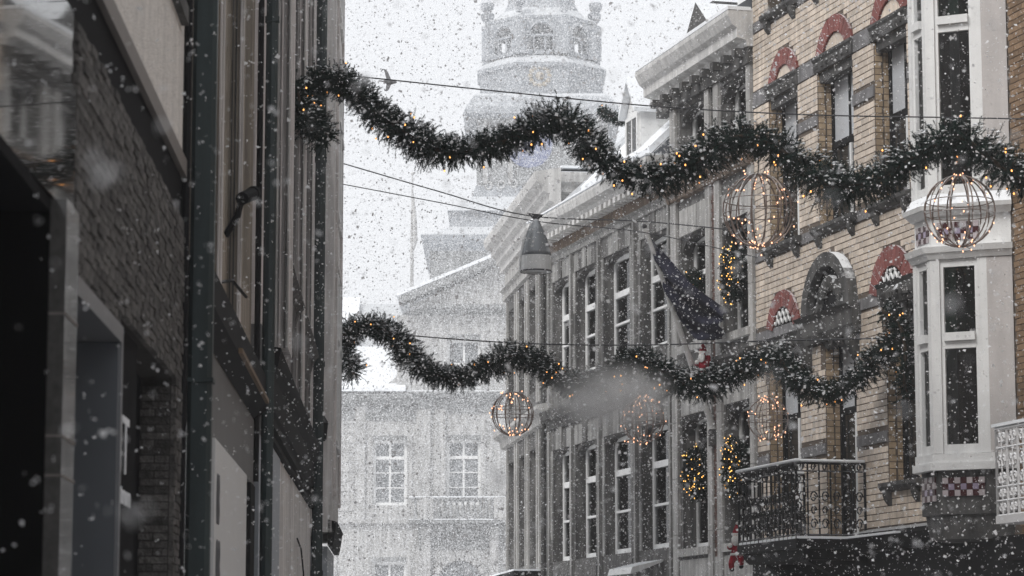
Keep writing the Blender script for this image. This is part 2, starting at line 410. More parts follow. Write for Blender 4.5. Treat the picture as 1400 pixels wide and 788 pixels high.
# ================================================================== YELLOW BRICK HOUSE
D = house('yellow_brick_house', 'yellow brick house with red arches above its windows and a white bay', FR)
D_open = [(0.72,2.03,8.46,10.92), (2.88,4.33,8.46,10.92), (5.16,6.38,8.46,10.92),
          (0.55,1.97,4.05,6.62), (3.02,4.26,3.55,6.75), (5.42,6.55,4.3,6.9),
          (0.75,2.0,12.38,14.3), (2.9,4.3,12.38,14.3), (5.16,6.38,12.38,14.3)]
MB().grid_wall(0.0, 9.7, 3.3, 15.2, 0.4, D_open).build('wall', M['mortar'], D)
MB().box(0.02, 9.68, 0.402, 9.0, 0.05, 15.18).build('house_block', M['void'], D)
arches = [(0.78,2.1,11.19,0.46,0.27), (2.9,4.38,11.19,0.5,0.27), (5.1,6.55,11.19,0.5,0.27), (0.55,2.0,7.13,0.55,0.27), (4.88,6.5,7.13,0.62,0.3)]
def arc_of(x0, x1, rise):
    w = (x1 - x0) / 2; r = (w*w + rise*rise) / (2*rise)
    return (x0+x1)/2, r, r - rise     # centre x, radius, centre below springing
def D_blocked(za, zb):
    out = []
    for z0b, z1b in ((10.92,11.2),(10.09,10.27),(8.29,8.47),(6.93,7.12),(4.89,5.06),(12.2,12.38)):
        if zb > z0b and za < z1b: out.append((-1, 20))
    for a, b, c, d in D_open:
        if zb > c and za < d: out.append((a, b))
    for x0, x1, zs, rise, th in arches:
        cx, r, dn = arc_of(x0, x1, rise)
        if zb > zs and za < zs + rise:
            h = za - (zs - dn)
            if abs(h) < r: w = math.sqrt(r*r - h*h); out.append((cx - w, cx + w))
    if zb > 6.6 and za < 7.0: out += [(2.2, 4.45)]
    if zb > 7.1 and za < 7.98:
        h = za - 7.05
        if h < 0.93: w = 0.93 * math.sqrt(1 - (h/0.93)**2) * 1.07; out.append((3.4-w, 3.4+w))
    if zb > 6.3 and za < 6.93: out += [(0.4, 2.1), (2.85, 4.42), (5.3, 6.7)]
    return out
brick_field(D, 0.0, 7.75, 3.66, 14.9, 0.29, 0.098, 0.015, D_blocked, M['brick_y'], 300,
            prefer=lambda c: abs(c[0]-4.6) * 0.9 + abs(c[2]-7.6) * 0.55)
# bands of grey stone, in blocks
for z0b, z1b in ((10.925,11.185),(10.095,10.265),(8.295,8.455),(6.935,7.11),(4.895,5.055),(12.205,12.375)):
    runs = [(0.0, 7.75)]
    for a, b, c, d in D_open:
        if z1b > c and z0b < d: runs = [r for p, q in runs for r in ((p, min(q, a)), (max(p, b), q)) if r[1] - r[0] > 0.02]
    for p, q in runs:
        n = max(1, round((q - p) / 0.9))
        for k in range(n):
            MB().box(p + (q-p)*k/n + .004, p + (q-p)*(k+1)/n - .004, -0.018 - 0.004*random.random(), 0.02, z0b, z1b).build('band_stone', M['band'], D)
# jamb bricks seen on the far side of every opening
for a, b, c, d in D_open[:6]:
    m = MB(); z = c
    while z < d - 0.05:
        m.box(a, a + 0.012, 0.012, 0.10 + 0.03 * random.random(), z + .006, min(z + 0.092, d)); m.box(a, a + 0.012, 0.15, 0.29, z + .006, min(z + 0.092, d))
        z += 0.098
    o = m.build('jamb_bricks', M['brick_side'], D); o['kind'] = 'stuff'
# windows
for i, (a, b, c, d) in enumerate(D_open[:3]):
    window(D, a+0.02, b, c, d, 0.22, 0.075, 0.08, mull=(0.5,), trans=((0.52, 0.1),), fm=M['black'],
           special={(0,1): M['blind'], (1,1): M['blind'], (1,0): M['curtain']}, gm=M['glass'], sill=0.1)
    mm = MB().box((a+b)/2+0.08, (a+b)/2+0.15, 0.19, 0.215, c+0.05, c+(d-c)*0.49).build('sash_bar', M['white'], D)
for i, (a, b, c, d) in enumerate(D_open[3:6]):
    window(D, a+0.02, b, c, d, 0.22, 0.08, 0.08, mull=(0.5,), trans=((0.62, 0.09),), fm=M['black'],
           special={(0,1): M['blind'], (1,1): M['blind'], (1,0): M['glass']}, gm=M['glass'])
    MB().box((a+b)/2+0.07, (a+b)/2+0.16, 0.19, 0.215, c+0.05, c+(d-c)*0.6).build('sash_bar', M['white'], D)
    MB().box(b-0.13, b-0.05, 0.185, 0.215, c+0.05, c+(d-c)*0.6).build('sash_bar', M['white'], D)
for a, b, c, d in D_open[6:]:
    window(D, a+0.02, b, c, d, 0.22, 0.075, 0.08, mull=(0.5,), trans=((0.55, 0.1),), fm=M['black'])
# carved lintels, sills with consoles
def console_sill(parent, a, b, z, m_):
    o = MB().ext([(-0.13, z-0.02), (-0.13, z-0.08), (-0.09, z-0.13), (0.05, z-0.16), (0.05, z)], a-0.12, b+0.12, 'x').build('window_sill', m_, parent)
    for x in (a-0.02, b-0.14):
        MB().ext([(-0.10, z-0.135), (-0.10, z-0.2), (-0.07, z-0.28), (-0.03, z-0.33), (0.0, z-0.36), (0.03, z-0.36), (0.03, z-0.135)], x, x+0.14, 'x').build('console', m_, o)
for a, b, c, d in D_open[:3] + D_open[6:]: console_sill(D, a, b, c, M['stone_d'])
for a, b, c, d in D_open[:3]:
    o = MB().ext([(0.0, d), (-0.035, d), (-0.05, d+0.06), (-0.05, d+0.16), (-0.08, d+0.2), (-0.08, d+0.24), (0.02, d+0.26)], a-0.06, b+0.06, 'x').build('lintel', M['stone_d'], D)
    for k in range(7):
        x = a + (b-a)*(k+0.5)/7
        MB().blob((x, -0.045, d+0.09), 0.06, 0.035, 0.055, 6, 4, 0.25).build('carved_boss', M['stone_d'], o)
    MB().box(a, b, 0.03, 0.2, d-0.16, d-0.002).build('carved_head', M['stone_d'], o)
for (a, b, c, d) in (D_open[3], D_open[5]):
    o = MB().ext([(0.0, d-0.02), (-0.05, d-0.02), (-0.09, d+0.1), (-0.09, d+0.24), (-0.14, d+0.3), (0.02, d+0.31)], a-0.12, b+0.12, 'x').build('lintel', M['stone_d'], D)
    for k in range(8):
        x = a + (b-a)*(k+0.5)/8
        MB().blob((x, -0.08, d+0.14), 0.085, 0.06, 0.1, 6, 4, 0.3).build('carved_boss', M['stone_d'], o)
    # rounded lambrequins hanging in the opening
    for k in range(3):
        x = a + 0.1 + (b-a-0.2)*k/2
        MB().blob((x, 0.1, d-0.05), 0.16, 0.08, 0.24, 7, 5, 0.2).build('carved_drop', M['stone_d'], o)
# red voussoir arches and their lattices
for x0, x1, zs, rise, th in arches:
    cx, r, dn = arc_of(x0, x1, rise); a0 = math.asin(min(1, (x1-x0)/2/r)); n = 13
    root = MB().ext([(cx + (r-th-.02)*math.sin(-a0*.98 + 2*a0*.98*k/16), zs - dn + (r-th-.02)*math.cos(-a0*.98 + 2*a0*.98*k/16)) for k in range(17)], -0.004, 0.01, 'y')
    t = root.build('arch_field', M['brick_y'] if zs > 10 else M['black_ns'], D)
    for k in range(n):
        b0, b1 = -a0 + 2*a0*(k+0.05)/n, -a0 + 2*a0*(k+0.95)/n
        ri = r - th
        MB().ext([(cx+ri*math.sin(b0), zs-dn+ri*math.cos(b0)), (cx+r*math.sin(b0), zs-dn+r*math.cos(b0)), (cx+r*math.sin(b1), zs-dn+r*math.cos(b1)), (cx+ri*math.sin(b1), zs-dn+ri*math.cos(b1))],
                 -0.035 - 0.008*random.random(), 0.01, 'y').build('voussoir', M['brick_r'], D)
    if zs < 10:
        ri = r - th; top = zs - dn + ri
        m = MB(); k = -8
        for k in range(-9, 10):
            for sg in (1, -1):
                pts = []
                for q in range(12):
                    z = zs + 0.01 + (top - zs) * q / 11
                    x = cx + k * 0.16 + sg * (z - zs) * 0.75
                    if (x-cx)**2 + (z-(zs-dn))**2 < (ri-0.02)**2: pts.append((x, -0.02 - 0.006*(sg > 0), z))
                if len(pts) > 1: m.tube([pts[0], pts[-1]], 0.019, 4)
        m.build('lattice', M['white'], t)
# dark arched hood over the balcony door
o = MB()
for k in range(14):
    a0, a1 = math.pi*k/14, math.pi*(k+1)/14
    p = lambda r, a: (3.4 - r*1.07*math.cos(a), 7.05 + r*math.sin(a))
    o.ext([p(0.72,a0), p(0.93,a0), p(0.93,a1), p(0.72,a1)], -0.16, 0.02, 'y')
hood = o.build('door_hood', M['stone_d'], D)
MB().ext([(3.4 - 0.725*1.07*math.cos(math.pi*k/16), 7.05 + 0.725*math.sin(math.pi*k/16)) for k in range(17)], -0.03, 0.005, 'y').build('lunette', M['black'], hood)
for k in range(9):
    a = math.pi*(k+0.5)/9
    MB().blob((3.4 - 0.45*math.cos(a), -0.06, 7.08 + 0.42*math.sin(a)), 0.11, 0.07, 0.13, 7, 4, 0.3).build('carved_leaf', M['stone_d'], hood)
MB().ext([(0.02, 6.62), (-0.1, 6.62), (-0.16, 6.75), (-0.16, 6.98), (-0.24, 7.05), (0.02, 7.06)], 2.25, 4.5, 'x').build('hood_lintel', M['stone_d'], hood)
for k in range(7): MB().blob((3.1+0.17*k, 0.02, 6.62), 0.1, 0.1, 0.14, 7, 4, 0.3).build('carved_drop', M['stone_d'], hood)
for x in (2.32, 4.24):
    MB().ext([(-0.03, 6.2), (-0.07, 6.25), (-0.16, 6.45), (-0.2, 6.62), (0.02, 6.62), (0.02, 6.2)], x, x+0.18, 'x').build('console', M['stone_d'], hood)
for a, b, c, d in D_open[3:6]: console_sill(D, a, b, c, M['stone_d'])
# balcony with wrought iron
bal = MB().box(2.1, 4.62, -1.15, -0.02, 3.36, 3.5).box(2.2, 4.52, -1.0, -0.02, 3.2, 3.358).build('balcony', M['black'], D)
MB().box(2.12, 4.6, -1.13, -0.03, 3.503, 3.54).build('snow_layer', M['snow'], bal)
def railing(parent, p0, p1, z0, z1, m_, step, xf_y=None, scroll=True, r=0.011):
    (xa, ya), (xb, yb) = p0, p1; L = math.hypot(xb-xa, yb-ya); n = max(2, int(L/step))
    ux, uy = (xb-xa)/L, (yb-ya)/L
    P = lambda t, z: (xa+ux*t, ya+uy*t, z)
    rl = MB().tube([P(0,z1), P(L,z1)], 0.024, 6).tube([P(0,z1-0.12), P(L,z1-0.12)], 0.012, 5).tube([P(0,z0+0.06), P(L,z0+0.06)], 0.014, 5).build('rail', m_, parent)
    for k in range(n+1):
        t = L*k/n; MB().tube([P(t,z0), P(t,z1)], r*1.5 if k % 5 == 0 or k == n else r, 5).build('baluster', m_, parent)
        if scroll and k < n:
            for zz, rr in ((z0+0.22, 0.07), (z0+0.42, 0.055), (z0+0.62, 0.07), (z1-0.06, 0.045)):
                c = t + L/n/2
                pts = [P(c + rr*0.85*math.cos(a)*(1-0.05*q), zz + rr*1.25*math.sin(a)*(1-0.05*q)) for q, a in enumerate([2*math.pi*q/10 for q in range(13)])]
                MB().tube(pts, 0.012, 4).build('scroll', m_, parent)
for p0, p1 in (((2.12,-1.12),(4.58,-1.12)), ((4.58,-1.12),(4.58,-0.03)), ((2.12,-0.03),(2.12,-1.12))):
    railing(bal, p0, p1, 3.5, 4.62, M['iron'], 0.17, r=0.014)
MB().box(2.06, 4.64, -1.16, -1.07, 4.635, 4.68).box(4.535, 4.63, -1.068, -0.03, 4.635, 4.675).box(2.07, 2.165, -1.068, -0.03, 4.635, 4.675).build('snow_on_rail', M['snow'], bal, bevel=0.015)
for x in (2.4, 4.2): MB().ext([(-0.03, 2.6), (-0.1, 2.62), (-0.5, 3.0), (-0.9, 3.195), (-0.03, 3.195)], x, x+0.16, 'x').build('bracket', M['black'], bal)
# shop front under the brickwork
MB().box(0.0, 9.7, -0.12, 0.35, 2.6, 3.29).build('shop_fascia', M['black'], D)
for xa, xb in ((0.0,2.05),(4.66,7.85)): MB().ext([(-0.02, 3.295), (-0.2, 3.3), (-0.3, 3.4), (-0.34, 3.5), (-0.34, 3.56), (-0.02, 3.64)], xa, xb, 'x').build('fascia_cornice', M['black'], D)
MB().box(4.7, 6.6, -0.42, -0.345, 3.5, 3.53).build('snow_on_fascia', M['snow'], D)
MB().box(0.0, 9.7, 0.1, 0.35, 0.02, 2.598).build('shop_window', M['glass'], D)
for x in (0.0, 2.4, 4.8, 7.2, 9.45): MB().box(x, x+0.25, 0.0, 0.098, 0.02, 2.598).build('shop_post', M['black'], D)
# eaves and roof
MB().ext([(0.3, 15.2), (-0.1, 15.2), (-0.5, 15.45), (-0.5, 15.6), (0.3, 15.7)], 0, 9.7, 'x').build('eaves', M['cornice'], D)
MB().ext([(-0.4, 15.61), (4.5, 19.0), (9.0, 15.2), (0.3, 15.2)], 0.01, 9.69, 'x').build('roof', M['slate'], D)

# ---- white bay
bay_pts = [(7.75,0.0), (7.75,-0.22), (8.42,-0.88), (8.98,-0.88), (9.50,-0.30), (9.69,-0.02)]
def bay_faces():
    for (xa, ya), (xb, yb) in zip(bay_pts[1:-1], bay_pts[2:]):
        yield xa, ya, math.atan2(yb-ya, xb-xa), math.hypot(xb-xa, yb-ya)
bay = MB().ext([(7.9,0.0),(7.98,-0.06),(8.52,-0.60),(8.86,-0.60),(9.30,-0.13),(9.55,0.0)], 4.25, 14.0, 'z').build('bay_window', M['void'], D)
def bay_ring(z0, z1, out, m_, name, grow=0.0):
    c = (8.70, 0.35)
    def off(p, k): d = Vector((p[0]-c[0], p[1]-c[1])); d *= 1 + k/d.length; return (c[0]+d.x, c[1]+d.y)
    n = len(bay_pts); lo = [off(p, out) for p in bay_pts]; hi = [off(p, out + grow) for p in bay_pts]
    vs = [(x, min(y, 0.05), z0) for x, y in lo] + [(x, min(y, 0.05), z1) for x, y in hi]
    return MB().add(vs, [tuple(range(n))[::-1], tuple(range(n, 2*n))] + [(i, (i+1) % n, n+(i+1) % n, n+i) for i in range(n)]).build(name, m_, bay)
# dark tapering foot with its tiles, then sills, spandrel and cornices
bay_ring(3.30, 3.62, -0.16, M['stone_d'], 'bay_foot', 0.05); bay_ring(3.622, 4.20, -0.06, M['stone_d'], 'bay_foot', 0.0)
bay_ring(4.202, 4.30, 0.06, M['white'], 'bay_sill'); bay_ring(4.302, 4.42, 0.02, M['white'], 'bay_sill')
bay_ring(7.02, 7.10, 0.02, M['white'], 'bay_cornice', 0.05); bay_ring(7.102, 7.18, 0.09, M['white'], 'bay_cornice', 0.03)
bay_ring(7.182, 7.60, -0.035, M['white'], 'bay_spandrel')
bay_ring(7.602, 7.68, 0.02, M['white'], 'bay_cornice', 0.08); bay_ring(7.682, 7.74, 0.12, M['white'], 'bay_cornice', 0.02); bay_ring(7.742, 7.90, 0.10, M['snow'], 'snow_on_cornice', -0.10)
bay_ring(11.3, 11.5, 0.02, M['white'], 'bay_cornice', 0.08); bay_ring(11.502, 13.9, -0.03, M['white'], 'bay_spandrel')
for fi, (xa, ya, an, L) in enumerate(bay_faces()):
    for z0, z1, tr in ((4.425, 7.015, 0.60), (7.905, 11.295, 0.70)):
        xf = (xa, ya, an)
        if fi == 3:
            MB(xf).box(0.0, L, 0.0, 0.1, z0, z1).build('bay_panel', M['pinkwhite'], bay); continue
        w = 0.10 if fi == 1 else 0.13
        MB(xf).box(0, w, 0.0, 0.12, z0, z1).box(L-w, L, 0.0, 0.12, z0, z1).build('bay_post', M['white'], bay)
        o = MB(xf).box(w, w+0.045, 0.03, 0.1, z0, z1).box(L-w-0.045, L-w, 0.03, 0.1, z0, z1).box(w+.045, L-w-.045, 0.03, 0.1, z0, z0+0.12).box(w+.045, L-w-.045, 0.03, 0.1, z1-0.1, z1)
        zt = z0 + (z1-z0)*tr
        o.box(w+.045, L-w-.045, -0.03, 0.1, zt-0.06, zt+0.05).box(w+.045, L-w-.045, 0.02, 0.1, zt-0.16, zt-0.062)
        o = o.build('bay_sash', M['white'], bay)
        MB(xf).box(w+.04, L-w-.04, 0.08, 0.085, z0+0.11, zt-0.15).build('bay_pane', M['clear'], bay)
        MB(xf).box(w+.04, L-w-.04, 0.08, 0.085, zt+0.045, z1-0.09).build('bay_pane', M['clear_t'], bay)
        q = w + (L-2*w)*(0.34 if z0 > 6 else 0.10); MB(xf).box(q, q + (L-2*w)*0.26, 0.115, 0.125, z0+0.05, z1-0.05).build('curtain', M['curtain'], bay)
    if fi < 3:
        xf = (xa, ya, an)
        def checks(z0, cols, rows, sz, y, base):
            x0 = (L - cols*sz)/2
            for i in range(cols):
                for j in range(rows):
                    mm = M['tile_w'] if (i+j) % 2 == 0 else M['tile_r']
                    if (i+j) % 2 == 0 and j == 1: mm = M['tile_p']
                    MB(xf).box(x0+i*sz+.003, x0+(i+1)*sz-.003, y, y+0.03, z0+j*sz+.003, z0+(j+1)*sz-.003).build('tile', mm, bay)
        if fi == 2: checks(3.86, 7, 3, 0.083, 0.02, 0); checks(7.27, 7, 3, 0.083, 0.012, 0)
        if fi == 1: checks(3.80, 5, 4, 0.083, 0.035, 0); checks(7.27, 5, 3, 0.083, 0.02, 0)

# ================================================================== BROWN BRICK HOUSE at the edge
E_ = house('brown_brick_house', 'brown brick house with a white cast iron balcony at the picture edge', FR)
E_open = [(10.9,12.1,3.7,6.6), (10.9,12.1,8.2,10.6), (13.2,14.6,3.7,6.6), (13.2,14.6,8.2,10.6)]
MB().grid_wall(9.705, 16.0, 3.0, 14.5, 0.4, E_open).build('wall', M['mortar'], E_)
MB().box(9.72, 15.98, 0.402, 9.0, 0.05, 14.48).build('house_block', M['void'], E_)
brick_field(E_, 9.71, 16.0, 3.1, 14.4, 0.26, 0.085, 0.013, lambda za, zb: [(a-0.02, b+0.02) for a, b, c, d in E_open if zb > c and za < d], M['brick_e'], 250, prefer=lambda c: abs(c[0]-10.2)*3 + abs(c[2]-7))
for a, b, c, d in E_open: window(E_, a, b, c, d, 0.2, mull=(0.5,), trans=((0.65, 0.08),), sill=0.1)
MB().box(9.71, 16, -0.15, 0.35, 2.4, 2.99).build('shop_fascia', M['black'], E_)
MB().box(9.71, 16, 0.05, 0.35, 0.02, 2.398).build('shop_window', M['glass'], E_)
MB().ext([(0.3, 14.5), (-0.1, 14.5), (-0.4, 14.7), (-0.4, 14.85), (0.3, 14.95)], 9.71, 16, 'x').build('eaves', M['cornice'], E_)
MB().ext([(-0.3, 14.86), (4.5, 18.0), (9.0, 14.5), (0.3, 14.5)], 9.72, 15.99, 'x').build('roof', M['slate'], E_)
eb = MB().box(10.9, 13.4, -0.92, -0.02, 3.40, 3.50).build('balcony', M['iron_w'], E_)
MB().ext([(9.71,3.0),(10.6,3.0),(10.6,3.3),(9.71,3.3)], -0.4, -0.02, 'y').build('dark_canopy', M['black'], E_)
def cast_panel(parent, p0, p1, z0, z1, m_):
    (xa, ya), (xb, yb) = p0, p1; L = math.hypot(xb-xa, yb-ya); n = max(2, round(L/0.30)); ux, uy = (xb-xa)/L, (yb-ya)/L
    P = lambda t, z: (xa+ux*t, ya+uy*t, z)
    h = z1 - z0
    m = MB()
    for f in (0, 0.17, 0.33, 0.78, 1): m.tube([P(0,z0+h*f), P(L,z0+h*f)], 0.03 if f == 1 else 0.017, 5)
    m.build('rail', m_, parent)
    for k in range(n+1): MB().tube([P(L*k/n,z0), P(L*k/n,z1)], 0.02, 5).build('baluster', m_, parent)
    for k in range(n):
        c = L*(k+0.5)/n; m = MB()
        for zz, rr in ((0.085,0.075),(0.25,0.075),(0.42,0.11),(0.62,0.12),(0.89,0.10)):
            for sx in (-1, 1):
                pts = [P(c + sx*0.05 + sx*rr*0.55*math.cos(a)*(1-0.06*q), z0+h*zz + rr*0.75*math.sin(a)*(1-0.06*q)) for q, a in enumerate([2*math.pi*q/8 for q in range(12)])]
                m.tube(pts, 0.017, 4)
        m.tube([P(c, z0), P(c, z1)], 0.013, 4)
        m.build('cast_panel', m_, parent)
for p0, p1 in (((10.93,-0.9),(13.37,-0.9)), ((10.93,-0.9),(10.93,-0.02)), ((13.37,-0.9),(13.37,-0.02))): cast_panel(eb, p0, p1, 3.50, 4.58, M['iron_w'])
MB().box(10.88, 13.4, -0.945, -0.855, 4.61, 4.65).build('snow_on_rail', M['snow'], eb)

for hi, (y0, y1, hh, nm, lab, mm) in enumerate(((17.6, 29.0, 13.5, 'plain_brick_house', 'plain brown brick house beyond the picture edge', 'brick_e'), (-18.0, 17.4, 12.0, 'plain_render_house', 'plain pale rendered row beyond the picture edge', 'pinkwhite'))):
    N_ = thing(nm, lab, 'building', (8.75, y1, 0), R(-90))
    op = [(2.0+3.2*k, 3.3+3.2*k, z, z+2.3) for k in range(int((y1-y0-3)/3.2)) for z in (4.3, 8.2)]
    MB().grid_wall(0, y1-y0, 0.05, hh, 0.4, op).build('wall', M[mm], N_)
    MB().box(0.02, y1-y0-.02, 0.402, 9.0, 0.05, hh-.02).build('house_block', M['void'], N_)
    for q in op: window(N_, *q, 0.2, mull=(0.5,), sill=0.1)
    MB().ext([(-0.3,hh),(-0.3,hh+.2),(4.5,hh+3.5),(9.0,hh)], 0, y1-y0, 'x').build('roof', M['slate'], N_)

# ================================================================== TALL GREY HOUSE with heavy eaves
C_ = house('grey_house_with_heavy_eaves', 'tall narrow grey house with heavy white eaves and pine wreaths in its windows', FR)
C_open = [(-3.85,-2.42,3.70,6.05), (-1.58,-0.27,3.70,6.05), (-3.85,-2.42,7.32,9.3), (-1.58,-0.27,7.27,9.2), (-3.85,-2.42,10.6,11.65), (-1.58,-0.27,10.6,11.65)]
MB().grid_wall(-4.30, -0.01, 2.9, 12.0, 0.4, C_open, 0.0).build('wall', M['stone'], C_)
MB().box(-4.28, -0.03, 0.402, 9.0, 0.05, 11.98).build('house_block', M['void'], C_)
for x0, x1, z0, z1 in ((-4.28,-3.98,2.95,10.0),(-2.38,-2.14,2.95,10.0),(-1.90,-1.64,2.95,10.0),(-0.24,-0.03,2.95,10.0),(-4.28,-4.0,10.3,11.9),(-2.38,-2.14,10.3,11.9),(-1.90,-1.64,10.3,11.9),(-0.24,-0.03,10.3,11.9)):
    n = 7 if z1 - z0 > 3 else 2
    for k in range(n): MB().box(x0, x1, -0.05 - 0.006*random.random(), 0.01, z0 + (z1-z0)*k/n + .004, z0 + (z1-z0)*(k+1)/n - .004).build('quoin', M['stone_l'], C_)
m = MB()
for k in range(90):
    z = 2.95 + k * 0.078
    if z < 9.95 or z > 10.35:
        m.box(-2.135 + (0.03 if k % 2 else 0), -1.905 - (0 if k % 2 else 0.03), -0.02, 0.01, z, z + 0.066)
o = m.build('brick_strip', M['redbrick'], C_); o['kind'] = 'stuff'
for i, (a, b, c, d) in enumerate(C_open):
    window(C_, a+0.01, b-0.01, c, d, 0.24, 0.1, 0.08, mull=(0.5,) if i > 3 else (), trans=((0.66, 0.09),) if i < 4 else (), sill=0.12)
    MB().ext([(a, d+0.002), (a, d-0.32), (a+0.05, d-0.2), (a+0.25, d-0.08), ((a+b)/2, d-0.03), (b-0.25, d-0.08), (b-0.05, d-0.2), (b, d-0.32), (b, d+0.002)], 0.03, 0.23, 'y').build('arch_head', M['stone_d'], C_)
    if i < 4:
        MB().box(a-0.1, b+0.1, -0.09, 0.03, c-0.14, c-0.002).build('window_sill', M['stone_l'], C_)
        for k in range(3): MB().box(a+(b-a)*k/3+.01, a+(b-a)*(k+1)/3-.01, -0.03, 0.02, d+0.02, d+0.5).build('lintel_block', M['stone_l'], C_)
for z in (6.62, 9.98): 
    MB().ext([(0.02, z), (-0.1, z+0.02), (-0.13, z+0.12), (-0.22, z+0.2), (-0.22, z+0.27), (0.02, z+0.32)], -4.32, -0.02, 'x').build('string_course', M['stone_d'] if z < 9 else M['frieze'], C_)
MB().box(-4.3, -0.02, -0.03, 0.01, 2.92, 3.5).build('base_course', M['stone_l'], C_)
MB().ext([(0.05,12.0),(-0.12,12.0),(-0.14,12.10),(-0.30,12.14),(-0.30,12.30),(-0.38,12.36),(-0.46,12.52),(-0.46,12.60),(0.05,12.66)], -5.05, 0.04, 'x').build('eaves', M['cornice'], C_)
MB().box(-5.06, 0.05, -0.465, -0.05, 12.61, 12.67).build('snow_cap', M['snow'], C_)
MB().box(-4.9, 0.0, -0.1, 0.1, 11.72, 11.99).build('eaves_frieze', M['stone_d'], C_)
for k in range(9): MB().box(-4.7+0.55*k, -4.55+0.55*k, -0.28, -0.1, 11.86, 12.0-.003).build('modillion', M['stone_d'], C_)
MB().ext([(-0.4, 12.61), (3.8, 15.4), (8.9, 12.0), (0.3, 12.0)], -4.9, -0.05, 'x').build('roof', M['slate'], C_)
dm = MB().box(-1.55, -0.1, 0.3, 2.4, 12.7, 15.0).build('dormer', M['white'], C_)
window(C_, -0.95, -0.25, 13.0, 14.5, 0.24, mull=(0.5,), name='dormer_window')
MB().ext([(-0.75-1.0,14.9),(-0.82,15.6),(0.1,14.9)], 0.1, 2.4, 'y').build('dormer_roof', M['slate'], dm)
dm = MB().ext([(-4.0,12.75),(-4.0,13.15),(-3.5,13.62),(-2.9,13.15),(-2.9,12.75)], 0.2, 1.8, 'y').build('dormer', M['stone_d'], C_)
MB().box(-4.3, -0.02, 0.0, 0.35, 0.02, 2.898).build('shop_window', M['glass'], C_)
for x in (-4.28, -2.3, -0.3): MB().box(x, x+0.25, -0.1, -0.002, 0.02, 2.898).build('shop_post', M['stone_l'], C_)

# ================================================================== GREY STONE HOUSE with four window axes
B_ = house('grey_stone_house', 'soot grey stone house with four tall white windows on each floor and dentil cornice', FR)
bx = [(-12.15,-10.93), (-10.48,-9.08), (-8.52,-6.83), (-6.18,-4.58)]
B_open = [(a, b, 3.77, 6.08) for a, b in bx] + [(a, b, 7.5, 9.62) for a, b in bx]
MB().grid_wall(-12.42, -4.32, 2.8, 10.9, 0.4, B_open).build('wall', M['stone'], B_)
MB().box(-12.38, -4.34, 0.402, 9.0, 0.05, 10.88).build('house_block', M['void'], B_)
for i, (a, b, c, d) in enumerate(B_open):
    window(B_, a+0.01, b-0.01, c, d, 0.19, 0.11, 0.08, trans=((0.36, 0.045), (0.685 if i < 4 else 0.635, 0.12)), sill=0.13)
    MB().ext([(a, d+0.003), (a, d-0.22), (a+0.06, d-0.13), (a+0.3, d-0.05), ((a+b)/2, d-0.02), (b-0.3, d-0.05), (b-0.06, d-0.13), (b, d-0.22), (b, d+0.003)], 0.02, 0.185, 'y').build('arch_head', M['stone'], B_)
    if i in (1, 2, 5, 7): curtains(B_, a, b, c, d, 0.34, (0.3, 0.45, 0.25, 0.5)[(1, 2, 5, 7).index(i)], M['net'])
    # dressed surround: keystone, lintel stones, jamb strips
    for k in range(5):
        x0, x1 = a - 0.08 + (b-a+0.16)*k/5, a - 0.08 + (b-a+0.16)*(k+1)/5
        MB().box(x0+.004, x1-.004, -0.05 if k == 2 else -0.025, 0.01, d+0.006, d+(0.46 if k == 2 else 0.40)).build('lintel_stone', M['stone_m'] if (k+i) % 3 else M['stone'], B_)
    for k in range(5):
        z0, z1 = c + (d-c)*k/5, c + (d-c)*(k+1)/5
        MB().box(a-0.15, a-0.003, -0.022-0.006*random.random(), 0.01, z0+.004, z1-.004).build('jamb_stone', M['stone_m'] if random.random() < .55 else M['stone'], B_)
        MB().box(b+0.003, b+0.13, -0.022-0.006*random.random(), 0.01, z0+.004, z1-.004).build('jamb_stone', M['stone_m'] if random.random() < .7 else M['stone'], B_)
    MB().box(a, b, -0.02, 0.01, c-0.62, c-0.12).build('apron_panel', M['stone'], B_)
# pilaster strips between the axes
for x in (-12.40, -10.76, -8.86, -6.55, -4.46):
    for z0, z1 in ((2.85, 6.5), (7.0, 10.05)):
        n = 6
        for k in range(n): MB().box(x, x+0.11, -0.065 - 0.004*random.random(), 0.01, z0 + (z1-z0)*k/n + .003, z0 + (z1-z0)*(k+1)/n - .003).build('pilaster_block', M['stone_m'], B_)
MB().ext([(0.02,6.52),(-0.06,6.54),(-0.1,6.66),(-0.2,6.72),(-0.24,6.84),(-0.24,6.9),(0.02,6.98)], -12.42, -4.33, 'x').build('string_course', M['stone_d'], B_)
MB().box(-12.45, -4.34, -0.503, -0.05, 10.92, 10.95).build('snow_cap', M['snow'], B_)
MB().ext([(0.02,3.0),(-0.07,3.02),(-0.07,3.12),(0.02,3.14)], -12.42, -4.33, 'x').build('base_course', M['stone_m'], B_)
MB().ext([(0.02,10.02),(-0.07,10.03),(-0.09,10.12),(-0.16,10.17),(0.02,10.2)], -12.42, -4.33, 'x').build('architrave', M['stone_m'], B_)
MB().box(-12.4, -4.33, -0.02, 0.01, 10.2, 10.5).build('frieze', M['frieze'], B_)
MB().ext([(0.05,10.46),(-0.1,10.46),(-0.12,10.52),(-0.24,10.54),(-0.3,10.66),(-0.46,10.7),(-0.5,10.84),(-0.5,10.89),(0.05,10.98)], -12.45, -4.34, 'x').build('cornice', M['cornice'], B_)
for k in range(26): MB().box(-12.3+0.305*k, -12.14+0.305*k, -0.36, -0.12, 10.42, 10.535).build('dentil', M['cornice'], B_)
MB().ext([(-0.4,10.9),(3.0,14.2),(8.9,11.0),(0.3,10.9)], -12.4, -4.36, 'x').build('roof', M['slate'], B_)
MB().ext([(-0.36,10.96),(2.96,14.18),(2.94,14.36),(-0.38,11.10)], -8.9, -4.5, 'x').build('snow_on_roof', M['snow'], B_)
